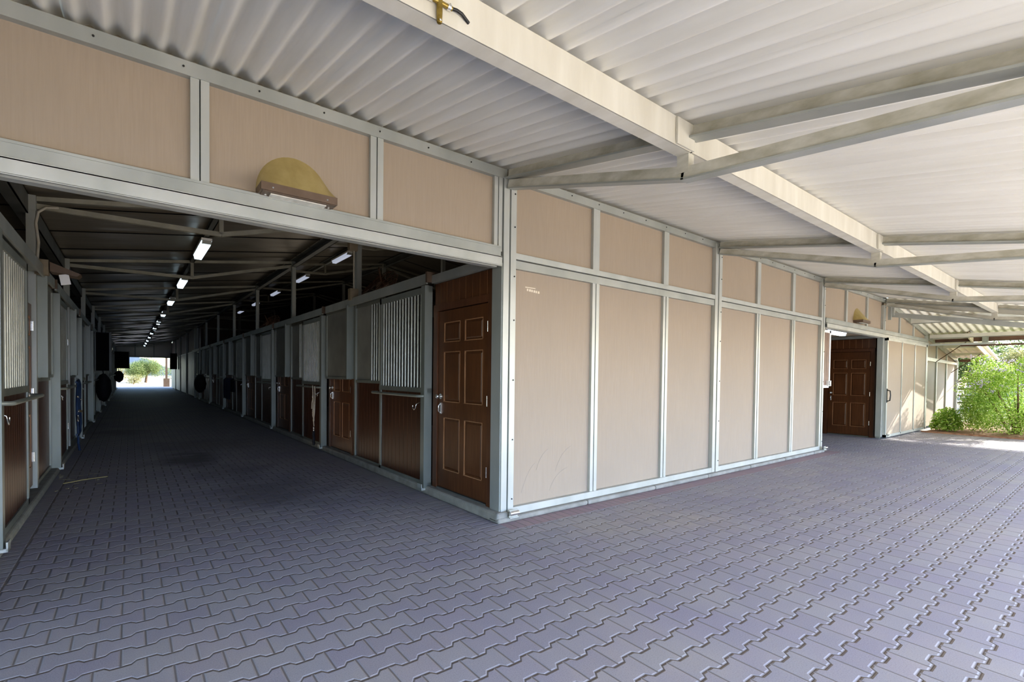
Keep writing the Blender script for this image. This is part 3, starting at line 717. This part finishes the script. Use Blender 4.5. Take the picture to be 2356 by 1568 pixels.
# posts along the aisle
def aisle_post(x, y, z1, lab, grp, z0=0., w=.075):
    return one('aisle_post', MB().box((x-w/2,x+w/2),(y-.045,y+.045),(z0,z1)).box((x-w/2-.004,x+w/2+.004),(y-.05,y+.05),(z1-.16,z1)), 'galv', lab, 'post', grp, origin=(x,y,z0))
for k in range(1, 12):
    y = Y0+B*k-.02
    aisle_post(XC+.03, y, 3.68, ORD[k-1]+' tall post on the right stall row counted from the courtyard', 'right aisle posts')
    aisle_post(XL+.012, y, 3.19, ORD[k-1]+' tall post on the left stall row counted from the courtyard', 'left aisle posts')
for k in range(1, 8):
    aisle_post(6.4, Y0+B*k, 4.80, ORD[k-1]+' tall ridge post behind the right stalls counted from the courtyard', 'ridge posts', w=.09)
# beams along the aisle (left and right eave beams, centre purlins)
def long_beam(name, x, z0, z1, lab, w=.10, mat='galv_dark', y1=YE):
    y0 = YF+.1
    mb = MB().box((x-w/2,x+w/2),(y0,y1),(z1-.012,z1)).box((x+w/2-.012,x+w/2),(y0,y1),(z0,z1)).box((x-w/2,x+w/2),(y0,y1),(z0,z0+.01))
    return one(name, mb, mat, lab, 'beam', origin=(x,y0,z0))
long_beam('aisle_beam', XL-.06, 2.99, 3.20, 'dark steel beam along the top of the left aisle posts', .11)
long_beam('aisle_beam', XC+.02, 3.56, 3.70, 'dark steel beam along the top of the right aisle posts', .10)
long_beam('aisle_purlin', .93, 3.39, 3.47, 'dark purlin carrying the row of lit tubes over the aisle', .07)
long_beam('aisle_purlin', 4.55, 4.50, 4.62, 'grey purlin carrying the unlit tubes over the right stalls', .08, 'galv')
long_beam('ridge_beam', 6.40, 4.70, 4.88, 'dark ridge beam behind the right stalls', .10)
# aisle trusses
def atruss(y, x0, z0, x1, z1, drop, lab, grp):
    xm = (x0+x1)/2; zm = (z0+z1)/2
    t_ = thing('aisle_truss', lab, 'truss', (x0, y, z0), grp)
    build('top_chord', MB().bar((x0,y,z0),(x1,y,z1),.05,.05), 'inner', t_)
    build('bottom_chord', MB().bar((x0,y,z0-.07),(xm,y,zm-drop),.05,.055).bar((xm,y,zm-drop),(x1,y,z1-.07),.05,.055), 'inner', t_)
    build('king_post', MB().box((xm-.025,xm+.025),(y-.025,y+.025),(zm-drop,zm-.02)), 'inner', t_)
    return t_
a1 = atruss(Y0+B, XL, 3.16, XC, 3.66, .30, 'nearest roof truss crossing the long aisle', 'trusses over the aisle')
for k in range(1, 11): dup(a1, (0, B*k, 0), ORD[k]+' roof truss crossing the long aisle counted from the courtyard')
a2 = atruss(Y0+B, XC, 4.26, 6.4, 4.80, .28, 'nearest roof truss over the right stalls', 'trusses over the right stalls')
for k in range(1, 7): dup(a2, (0, B*k, 0), ORD[k]+' roof truss over the right stalls counted from the courtyard')
a3 = atruss(Y0+B, 6.4, 4.80, 10.1, 4.26, .28, 'nearest roof truss beyond the ridge', 'trusses beyond the ridge')
for k in range(1, 5): dup(a3, (0, B*k, 0), ORD[k]+' roof truss beyond the ridge counted from the courtyard')

# tube lights
def tube_light(x, y, z, lab, grp, mat, ln=1.25, alongx=False):
    t_ = thing('tube_light', lab, 'light', (x, y, z), grp)
    def R(v):
        return (x+(v[1]-y), y+(v[0]-x), v[2]) if alongx else v
    build('housing', MB().box((x-.07,x+.07),(y-ln/2,y+ln/2),(z+.02,z+.06)), 'white', t_, xf=R)
    build('diffuser', MB().hexa([(x-.05,y-ln/2+.03,z-.045),(x+.05,y-ln/2+.03,z-.045),(x+.05,y+ln/2-.03,z-.045),(x-.05,y+ln/2-.03,z-.045)], [(x-.065,y-ln/2+.02,z+.02),(x+.065,y-ln/2+.02,z+.02),(x+.065,y+ln/2-.02,z+.02),(x-.065,y+ln/2-.02,z+.02)]), mat, t_, xf=R)
    for e in (-ln/2, ln/2-.05): build('end_cap', MB().box((x-.06,x+.06),(y+e,y+e+.05),(z-.03,z+.025)), 'galv_light', t_, xf=R)
    for sy in (-.35,.35): build('hanger', MB().cyl((x,y+sy,z+.06),(x,y+sy,z+.13),.006,6), 'dark_metal', t_, xf=R)
    return t_
a = tube_light(.93, 9.35, 3.31, 'nearest lit tube light over the long aisle', 'lit tube lights over the aisle', 'tube')
for k in range(1, 11): dup(a, (0, 3.73*k, 0), ORD[k]+' lit tube light over the long aisle counted from the courtyard')
a = tube_light(4.50, 9.4, 4.43, 'unlit tube light hidden by the lintel over the right stalls', 'dim tube lights over the right stalls', 'tube_dim')
for k in range(1, 6): dup(a, (0, 3.75*k, 0), ORD[k]+' dim tube light over the right stalls counted from the courtyard')
tube_light(12.45, 4.12, 2.385, 'lit tube light inside the second opening above the brown door', None, 'tube', 1.15, True)

# conduits, boxes
t_ = thing('conduit_run', 'pale conduit with two rusty boxes on the nearest right aisle post', 'conduit', (2.62,7.25,2.45))
build('pipe', MB().tube([(2.63,7.19,2.60),(2.63,7.19,3.15),(2.62,7.17,3.3),(2.63,7.19,3.42),(2.60,7.10,3.50)],.012,8), 'pvc', t_)
build('junction_box', MB().box((2.56,2.68),(7.14,7.24),(2.43,2.60)), 'box', t_)
build('junction_box', MB().box((2.55,2.67),(7.14,7.24),(3.16,3.32)), 'box', t_)
t_ = thing('conduit_run', 'curved pale conduit on the nearest left aisle post', 'conduit', (-.75,7.25,2.5))
build('pipe', MB().tube([(-.77,7.24,2.52),(-.76,7.24,2.7),(-.78,7.24,2.9),(-.76,7.24,3.02),(-.70,7.24,3.08),(-.60,7.25,3.10)],.014,8), 'pvc', t_)
t_ = thing('security_light', 'brown floodlight with a hanging white tag on the left stall rail', 'light', (-.72,7.3,2.4))
build('box', MB().box((-.79,-.68),(7.20,7.30),(2.36,2.52)), 'box', t_)
build('shade', MB().hexa([(-.67,7.2,2.40),(-.45,7.2,2.37),(-.45,7.42,2.37),(-.67,7.42,2.40)], [(-.67,7.2,2.50),(-.42,7.2,2.40),(-.42,7.42,2.40),(-.67,7.42,2.50)]), 'bronze', t_)
build('tag', MB().hexa([(-.58,7.2,2.26),(-.50,7.2,2.28),(-.50,7.205,2.28),(-.58,7.205,2.26)], [(-.60,7.2,2.37),(-.52,7.2,2.39),(-.52,7.205,2.39),(-.60,7.205,2.37)]), 'white', t_)
# barn fans on the stall tops
def fan(y, lab):
    t_ = thing('stall_fan', lab, 'fan', (2.95, y, 2.5), 'fans on the stall tops')
    c = Vector((3.02, y-.35, 2.70)); ax = Vector((.55, -.35, -.75)).normalized()
    p = ax.cross(Vector((0,0,1))).normalized(); q = ax.cross(p)
    def ring(r, o, rad):
        pts = [c+ax*o+p*math.cos(2*PI*i/24)*r+q*math.sin(2*PI*i/24)*r for i in range(25)]; return pts
    mb = MB()
    for o, r in ((-.07,.20),(-.03,.25),(.03,.25),(.07,.20)): mb.tube(ring(r, o, 0), .005, 5)
    for i in range(20):
        g = 2*PI*i/20; dirv = p*math.cos(g)+q*math.sin(g)
        for sg in (-1, 1): mb.tube([c+ax*.085*sg+dirv*.04, c+ax*.07*sg+dirv*.20, c+ax*.03*sg+dirv*.25], .003, 4)
    build('cage', mb, 'rust', t_)
    mb = MB()
    for i in range(3):
        g = 2*PI*i/3; d1 = p*math.cos(g)+q*math.sin(g); d2 = p*math.cos(g+.9)+q*math.sin(g+.9)
        mb.add([c+d1*.03+ax*.01, c+d1*.21-ax*.03, c+(d1+d2).normalized()*.23, c+d2*.19+ax*.03, c+d2*.03-ax*.01], [(0,1,2,3,4)])
    build('blade', mb, 'rust', t_)
    build('motor', MB().cyl(c-ax*.13, c+ax*.05, .065, 14), 'rust', t_)
    build('bracket', MB().bar((2.72,y+.35,2.46), tuple(c+p*.26), .03, .03).bar(tuple(c-p*.0-ax*.12),(2.72,y+.1,2.46),.025,.025).cyl(tuple(c+p*.25),tuple(c+p*.45+Vector((0,0,.14))),.012,8), 'rust', t_)
    return t_
f = fan(7.15+.2, 'rusty caged fan tilted on top of the nearest right stalls')
dup(f, (0, 3.7*2, 0), 'rusty caged fan on the right stall tops, second from the courtyard')
dup(f, (0, 3.7*3.6, 0), 'rusty caged fan on the right stall tops, third from the courtyard')

# hanging tack
t_ = thing('rope_halter', 'tangled pale rope halter hanging on the second right stall door', 'halter', (2.52,8.75,1.1))
mb = MB()
x = 2.51
for pts in ([(8.82,1.10),(8.83,1.13),(8.80,1.12),(8.79,1.0),(8.80,.93)], [(8.80,.93),(8.84,.83),(8.87,.72)], [(8.80,.93),(8.80,.8),(8.81,.66),(8.80,.6),(8.76,.55)],
            [(8.80,.93),(8.77,.8),(8.74,.66),(8.76,.52)], [(8.70,1.12),(8.70,.95),(8.70,.8),(8.73,.64),(8.74,.52)], [(8.78,.66),(8.74,.62),(8.76,.54),(8.76,.46),(8.75,.42)]):
    mb.tube([(x+random.uniform(-.006,.006), a_, b_) for a_, b_ in pts], .0085, 6)
build('rope', mb, 'rope', t_)
build('knot', MB().ell((x,8.80,.93),(.016,.018,.03)).ell((x,8.76,.53),(.016,.02,.024)).ell((x,8.74,.66),(.014,.018,.018)), 'rope', t_)
build('snap', MB().tube([(x,8.75,.42),(x,8.77,.40),(x,8.76,.37),(x,8.74,.37),(x,8.74,.40),(x,8.75,.42)],.008,6).ell((x,8.75,.35),(.011,.011,.018)), 'chrome', t_)
build('dark_lead', MB().tube([(x,8.75,.34),(x,8.77,.26),(x,8.73,.22),(x,8.76,.16),(x,8.74,.13),(x,8.76,.11)],.024,8), 'black', t_)
t_ = thing('bridle', 'dark blue and black bridle straps hanging on the left stall row', 'bridle', (-.64,10.0,1.1))
x = -.63
mb = MB()
for pts in ([(9.95,1.16),(10.15,1.19),(10.35,1.12),(10.42,.95),(10.38,.8),(10.45,.62),(10.5,.5),(10.42,.36),(10.2,.33),(9.9,.36)],
            [(10.1,1.15),(10.0,1.0),(9.9,.85),(9.85,.65),(9.9,.5)], [(10.3,1.1),(10.25,.8),(10.2,.5),(10.22,.2),(10.25,.08)]):
    mb.tube([(x+random.uniform(-.01,.01), a_, b_) for a_, b_ in pts], .017, 6)
build('strap', mb, 'blue_strap', t_)
mb = MB()
for a_, b_ in ((9.7,.95),(9.78,.94),(9.85,.72),(9.75,.66),(9.7,.60),(9.78,.58),(10.3,.88)): mb.ell((x+.02,a_,b_),(.014,.02,.014))
mb.tube([(x+.02,9.66,.64),(x+.03,9.72,.61),(x+.02,9.80,.64)],.009,6)
build('buckle', mb, 'chrome', t_)
build('noseband', MB().tube([(x,10.05,.72),(x+.03,10.2,.70),(x,10.33,.69)],.02,6), 'box', t_)
for (x, y, z, r, lab) in ((-.56,17.4,.88,(.17,.36,.38),'black hay net bulging from the left stall row'),(2.37,24.6,.84,(.22,.6,.38),'black hay net bulging from the right stall row'),(-.52,38.2,1.0,(.24,.5,.34),'far black hay net near the bright exit on the left')):
    t_ = thing('hay_net', lab, 'hay net', (x, y, z), None)
    build('bag', MB().ell((x,y,z), r, 16, 12, .06), 'black', t_)
    build('cord', MB().tube([(x,y,z+r[2]*.9),(x-.03*(1 if x < 0 else -1),y,z+r[2]+.2)],.012,6), 'black', t_)
# blanket over the bar
mb = MB(); n = 14; vs = []
for i in range(n+1):
    y = 17.0+1.35*i/n
    for (dx, z) in ((.0,.50+.02*math.sin(i*1.7)),(.008*math.sin(i*2.1),.8),(.0,1.10),(.06,1.16),(.12,1.12),(.13,.72)): vs.append((2.42+dx+.006*math.sin(i*1.3), y, z))
mb.add(vs, [(i*6+j, (i+1)*6+j, (i+1)*6+j+1, i*6+j+1) for i in range(n) for j in range(5)], True)
one('horse_blanket', mb, 'navy', 'navy blue horse blanket folded over a bar on the right stall row', 'blanket')
# open shutters standing out into the aisle
for (y, x1, z0, z1, lab) in ((17.0,-.40,1.34,2.36,'black shutter swung open across the left side of the aisle'),(38.2,-.02,1.50,2.52,'far black shutter swung open near the bright exit')):
    t_ = thing('open_shutter', lab, 'shutter', (XL, y, z0), 'open shutters')
    build('sheet', MB().box((XL+.12,x1),(y,y+.02),(z0,z1)), 'dark_plate', t_)
    build('frame', MB().box((x1-.03,x1+.02),(y-.02,y+.04),(z0-.02,z1+.02)).box((XL+.10,XL+.13),(y-.02,y+.04),(z0-.02,z1+.02)), 'galv_dark', t_)
t_ = thing('open_shutter', 'far black shutter swung open on the right before the exit', 'shutter', (2.6,41,1.4), 'open shutters')
build('sheet', MB().box((2.22,2.60),(41,41.02),(1.5,2.6)), 'dark_plate', t_)
build('frame', MB().box((2.19,2.23),(40.98,41.04),(1.48,2.62)), 'galv_dark', t_)

# far part of the right side: metal clad wall with wood above
for i, (a, b) in enumerate(((29.9,33.4),(34.6,38.2),(39.0,42.6),(43.2,47.6))):
    t_ = thing('clad_partition', ORD[i]+' metal-clad wall section with brown boards above, far right of the aisle', 'wall section', (XC,(a+b)/2,0), 'metal-clad wall sections')
    mb = MB()
    n = round((b-a)/.3)
    for j in range(n): mb.box((XC-.06,XC-.02),(a+j*(b-a)/n+.02,a+(j+1)*(b-a)/n-.06),(.08,2.35))
    mb.box((XC-.03,XC),(a,b),(.08,2.35))
    build('steel_cladding', mb, 'galv_light', t_)
    build('upper_boards', planks(MB(), (a,b), (.0,.03), (2.42,3.6), .45), ['wood_pale','wood'], t_, xf=RIGHT)
    build('rail', MB().box((XC-.08,XC),(a,b),(2.35,2.42)), 'galv_light', t_)
    build('end_post', MB().box((XC-.08,XC+.04),(a-.12,a),(0,3.6)), 'galv', t_)
one('dark_recess', MB().box((2.78,2.82),(28.6,48),(0,3.7)), 'wood', 'dark brown boards behind the metal-clad wall sections', 'boards')

# end wall and far exit
t_ = thing('wall_end', 'dark end wall above the bright exit of the aisle', 'wall', (.9, YE, 2.4), kind='structure')
for i in range(3):
    a = -.83+i*1.18; build('wall_panel', MB().box((a+.03,a+1.15),(YE,YE+.04),(2.50,3.50+.14*(i+1))), 'insheet', t_)
build('rail', MB().box((-.9,2.8),(YE-.03,YE+.03),(2.42,2.50)), 'galv_dark', t_)
for i in range(4): build('stud', MB().box((-.86+i*1.18,-.80+i*1.18),(YE-.02,YE+.03),(2.5,3.3+.12*i)), 'galv_dark', t_)
build('side_wall', MB().box((-4.6,-.9),(YE,YE+.04),(0,2.9)), 'insheet', t_)
build('side_wall', MB().box((2.75,13.9),(YE,YE+.04),(0,4.95)), 'insheet', t_)
one('exit_post', MB().box((2.50,2.66),(53,53.17),(0,3.0)).box((2.36,2.80),(52.85,53.3),(0,.72)), 'bronze', 'dark post on a square footing outside the far exit', 'post')

# inside the second opening: board on the left jamb
t_ = thing('pivot_board', 'white-framed wooden board standing out at the left of the second opening', 'board', (10.5,3.72,1.2))
build('boards', planks(MB(), (10.17,10.92), (-3.725,-3.70), (1.23,2.25), .11), ['wood_pale','wood_edge'], t_, xf=lambda v: (v[0], -v[1], v[2]))
build('frame', MB().box((10.92,10.98),(3.69,3.74),(1.18,2.30)).box((10.16,10.98),(3.69,3.74),(1.18,1.23)).box((10.16,10.98),(3.69,3.74),(2.25,2.30)), 'white', t_)
build('switch', MB().box((10.82,10.96),(3.66,3.70),(1.215,1.32)).box((10.86,10.92),(3.652,3.66),(1.24,1.30)), 'white', t_)
build('switch_surround', MB().box((10.845,10.935),(3.655,3.661),(1.228,1.31)), 'dark_metal', t_)
build('notice', MB().box((10.36,10.62),(3.675,3.69),(1.23,1.46)), 'white', t_)

one('upper_boards', MB().box((13.79,13.83),(3.72,9),(2.385,3.2)), 'cream', 'pale boards above the brown door inside the second opening', 'boards')
# straw bits on the floor
mb = MB()
for _ in range(26):
    x, y = -.55+random.gauss(0,.16), 8.0+random.gauss(0,.4); g = random.uniform(0, PI); l = random.uniform(.02,.07)
    mb.bar((x,y,.004),(x+math.cos(g)*l,y+math.sin(g)*l*.5,.005),.003,.003)
mb.tube([(-.62,7.75,.006),(-.45,7.85,.012),(-.22,7.95,.010)],.006,5)
tag(one('straw', mb, 'straw', 'scattered straw on the pavers beside the left curb', 'straw'), None, kind='stuff')

# ================================================================= GARDEN
def bush(cx, cy, rx, ry, h, name='flowering_bush'):
    t_ = thing(name, 'lush green bush with lilac flowers in the sun beside the barn', 'bush', (cx, cy, 0))
    lobes = [(Vector((cx+random.uniform(-.62,.62)*rx, cy+random.uniform(-.55,.55)*ry, h*random.uniform(.12,.80))), random.uniform(.30,.5)) for _ in range(34)]
    for i in range(22):
        a = 2*PI*i/22; lobes.append((Vector((cx+math.cos(a)*rx*.62, cy+math.sin(a)*ry*.62, h*random.uniform(.10,.34))), random.uniform(.34,.5)))
    for i in range(5): lobes.append((Vector((cx+random.uniform(-.5,.5)*rx, cy+random.uniform(-.5,.5)*ry, h*random.uniform(.8,.92))), .28))
    def p():
        c, r = random.choice(lobes); v = Vector((random.gauss(0,1),random.gauss(0,1),random.gauss(0,1))).normalized()
        q = c+Vector((v.x*r*rx*.62, v.y*r*ry*.62, v.z*r*h*.42))*random.uniform(.65,1.08)
        if q.z < .08: q.z = random.uniform(.08,.5)
        return q
    build('foliage', MB().leafs(52000, p, .022), 'leaf_bush', t_)
    def pf():
        q = p(); return q if q.z > h*.55 else pf()
    fl_ = []
    for _ in range(95):
        c = pf(); c = c+(c-Vector((cx,cy,h*.5))).normalized()*.10; fl_ += [c+Vector((random.gauss(0,.055),random.gauss(0,.055),random.gauss(0,.035))) for _ in range(18)]
    it = iter(fl_); build('blossom', MB().leafs(len(fl_), lambda: next(it), .024), 'petal', t_)
    mb = MB()
    for i in range(9):
        a = random.uniform(0, 2*PI); r = random.uniform(.3,.8)
        e = Vector((cx+math.cos(a)*rx*r, cy+math.sin(a)*ry*r, h*random.uniform(.5,.85)))
        b0 = Vector((cx+random.uniform(-.1,.1), cy+random.uniform(-.1,.1), 0)); md = b0.lerp(e,.5)+Vector((0,0,.1))
        mb.tube([b0, md, e], .02, 6, [.03,.02,.008])
    build('stem', mb, 'bark', t_)
    return t_
bush(18.25, 1.85, 1.85, 1.35, 1.98)
def small_bush(cx, cy, r, h, n, lab, mat='leaf_bush', size=.04):
    t_ = thing('small_bush', lab, 'bush', (cx, cy, 0))
    def p():
        v = Vector((random.gauss(0,1),random.gauss(0,1),abs(random.gauss(0,1)))).normalized()*random.uniform(.5,1)
        return (cx+v.x*r, cy+v.y*r, .04+v.z*h)
    build('foliage', MB().leafs(n, p, size), mat, t_)
    build('stem', MB().tube([(cx,cy,0),(cx+.03,cy,h*.4),(cx+.06,cy,h*.7)],.02,6), 'bark', t_)
small_bush(19.0, -.3, .9, .95, 2600, 'low green shrub in front of the flowering bush at the right edge')
small_bush(17.55, 3.08, .36, .60, 1800, 'small leafy shrub against the foot of the tan wall')
small_bush(22.3, 1.6, 1.0, .9, 2200, 'low green shrub behind the flowering bush')

def tree(cx, cy, h, r, lab, n=5000, mat='leaf_tree', size=.10, z0=.25, name='tree', vs=1.):
    t_ = thing(name, lab, 'tree', (cx, cy, 0))
    lobes = [(Vector((cx+random.uniform(-.6,.6)*r, cy+random.uniform(-.5,.5)*r, h*random.uniform(z0+.2,.82))), random.uniform(.28,.5)*r) for _ in range(16)]
    def p():
        c, q = random.choice(lobes); v = Vector((random.gauss(0,1),random.gauss(0,1),random.gauss(0,1))).normalized()*q*random.uniform(.5,1.05)
        w = c+Vector((v.x, v.y, v.z*.8*vs)); w.z = max(w.z, .1); return w
    build('foliage', MB().leafs(n, p, size), mat, t_)
    mb = MB().tube([(cx,cy,0),(cx+.1,cy,h*.3),(cx,cy,h*.62)],.1,8,[r*.06,r*.045,r*.02])
    for i in range(7):
        a = random.uniform(0,2*PI); mb.tube([(cx+.05,cy,h*.28),(cx+math.cos(a)*r*.35,cy+math.sin(a)*r*.3,h*.5),(cx+math.cos(a)*r*.65,cy+math.sin(a)*r*.5,h*.72)],.05,6,[r*.03,r*.02,r*.006])
    build('trunk', mb, 'bark', t_)
    return t_
# behind the bush on the right
tree(31.5, 5.4, 4.4, 3.0, 'grey-green desert tree above the flowering bush', 14000, 'leaf_tree', .07)
tree(40, 2.0, 5.6, 3.8, 'taller desert tree at the right edge behind the pipe fence', 14000, 'leaf_tree', .08)
tree(44, 9.0, 4.8, 3.4, 'distant desert tree between the overhang and the bush', 9000, 'leaf_desert', .08)
tree(27.8, 2.7, 3.0, .75, 'yellow-green young tree behind the flowering bush', 2200, 'leaf_yellow', .04, .45)
# beyond the far exit
tree(1.50, 72, 3.15, 2.2, 'round green desert tree framed by the far exit', 30000, 'leaf_tree', .042, .10)
tree(-.9, 84, 2.2, 2.4, 'pale yellowish shrub tree left of the round tree beyond the exit', 3000, 'leaf_yellow', .06, .0)
tree(.3, 63, .95, .9, 'low pale shrub outside the far exit', 1600, 'leaf_yellow', .04, .0)
tree(5.5, 88, 2.3, 2.4, 'distant green tree at the right side of the far exit', 2600, 'leaf_desert', .07, .05)
mb = MB(); n = 40; vs = []
for i in range(n+1):
    x = -90+180*i/n; vs += [(x,200,-.1),(x,200,4.5+2.2*math.sin(i*.45)+1.2*math.sin(i*1.3))]
mb.add(vs, [(2*i,2*i+2,2*i+3,2*i+1) for i in range(n)])
one('hill', mb, 'hill', 'hazy blue hills on the horizon beyond the far exit', 'hills', kind='structure')
# pipe fence
t_ = thing('pipe_fence', 'dark brown pipe rail fence at the right edge behind the bush', 'fence', (24,1.5,0))
for z in (.55,.80,1.05,1.33): build('rail', MB().cyl((24.5,-6,z),(24.5,4.2,z),.03,8), 'brownbar', t_)
for y in (-5,-2.6,-.2,2.2,4.1): build('post', MB().cyl((24.5,y,0),(24.5,y,1.4),.04,8), 'brownbar', t_)
one('low_building', MB().box((52,60),(-8,8),(0,2.1)).box((51.7,60.3),(-8.3,8.3),(2.1,2.3)), 'cream', 'pale low building beyond the pipe fence', 'building')

# ================================================================= LIGHT
w = bpy.data.worlds.new('World'); bpy.context.scene.world = w; w.use_nodes = True
nt = w.node_tree; nt.nodes.clear()
out = nt.nodes.new('ShaderNodeOutputWorld'); bg = nt.nodes.new('ShaderNodeBackground'); sky = nt.nodes.new('ShaderNodeTexSky')
sky.sky_type = 'NISHITA'; sky.sun_disc = False; sky.sun_elevation = math.radians(32); sky.sun_rotation = math.radians(110)
sky.air_density = 1.0; sky.dust_density = .5; sky.ozone_density = 2.0
nt.links.new(sky.outputs[0], bg.inputs[0]); bg.inputs[1].default_value = .36; nt.links.new(bg.outputs[0], out.inputs[0])
L = bpy.data.lights.new('sun', 'SUN'); L.energy = 7.0; L.angle = math.radians(.6); L.color = (1,.95,.86)
so = bpy.data.objects.new('sun', L); C.objects.link(so)
so.rotation_euler = Vector((-1.9,.62,-1)).to_track_quat('-Z','Y').to_euler()

def area(name, loc, tgt, sx, sy, e, col, spread=PI):
    a = bpy.data.lights.new(name, 'AREA'); a.shape = 'RECTANGLE'; a.size = sx; a.size_y = sy; a.energy = e; a.color = col; a.spread = spread
    o = bpy.data.objects.new(name, a); C.objects.link(o); o.location = loc
    o.rotation_euler = (Vector(tgt)-Vector(loc)).to_track_quat('-Z', 'Y').to_euler()
    return o
area('yard_fill', (5.5,-2.4,.06), (5.5,-1.9,3), 16, 3.4, 720, (1,.88,.69))  # added fill lamp that lifts the courtyard ceiling from below
area('far_fill', (16.2,-2.2,.06), (16.2,-.8,3), 5, 3.4, 260, (1,.95,.86))  # added fill lamp for the underside of the lower roof
area('aisle_mouth_fill', (.93,8.5,.03), (.93,8.6,3), 3.0, 6.0, 14, (1,.86,.66))  # added upward fill brightening the ceiling near the aisle mouth
area('stall_fill', (4.5,11,2.42), (4.5,11,4), 3.2, 12, 16, (1,.9,.78))  # added fill lamp for the raised roof over the right stalls
area('open_side_fill', (5.5,-4.6,1.7), (5.5,-1.2,-.9), 18, 1.6, 430, (.30,.50,1), math.radians(88))  # added blue fill lamp tinting the floor and lower walls
# ================================================================= CAMERA
f, cx, cy, yaw, pitch, roll = 1121.78, 1177.37, 887.2, .664920, -.020889, .012202
fw = Vector((math.sin(yaw)*math.cos(pitch), math.cos(yaw)*math.cos(pitch), math.sin(pitch)))
r = Vector((math.cos(yaw), -math.sin(yaw), 0)); u = r.cross(fw)
r2 = r*math.cos(roll)+u*math.sin(roll); u2 = r2.cross(fw)
cd = bpy.data.cameras.new('camera'); cam = bpy.data.objects.new('camera', cd); C.objects.link(cam)
cd.sensor_width = 36; cd.sensor_fit = 'HORIZONTAL'; cd.lens = f/2356*36
cd.shift_x = -(cx-1178)/2356; cd.shift_y = (cy-784)/2356; cd.clip_start = .05; cd.clip_end = 500
cam.matrix_world = Matrix(((r2.x,u2.x,-fw.x,0),(r2.y,u2.y,-fw.y,0),(r2.z,u2.z,-fw.z,CAMZ),(0,0,0,1)))
sc = bpy.context.scene; sc.camera = cam
sc.view_settings.view_transform = 'Standard'; sc.view_settings.look = 'Medium High Contrast'
sc.view_settings.exposure = 0.88; sc.view_settings.gamma = 1.0
for o in bpy.data.objects:
    if '_o' in o: del o['_o']
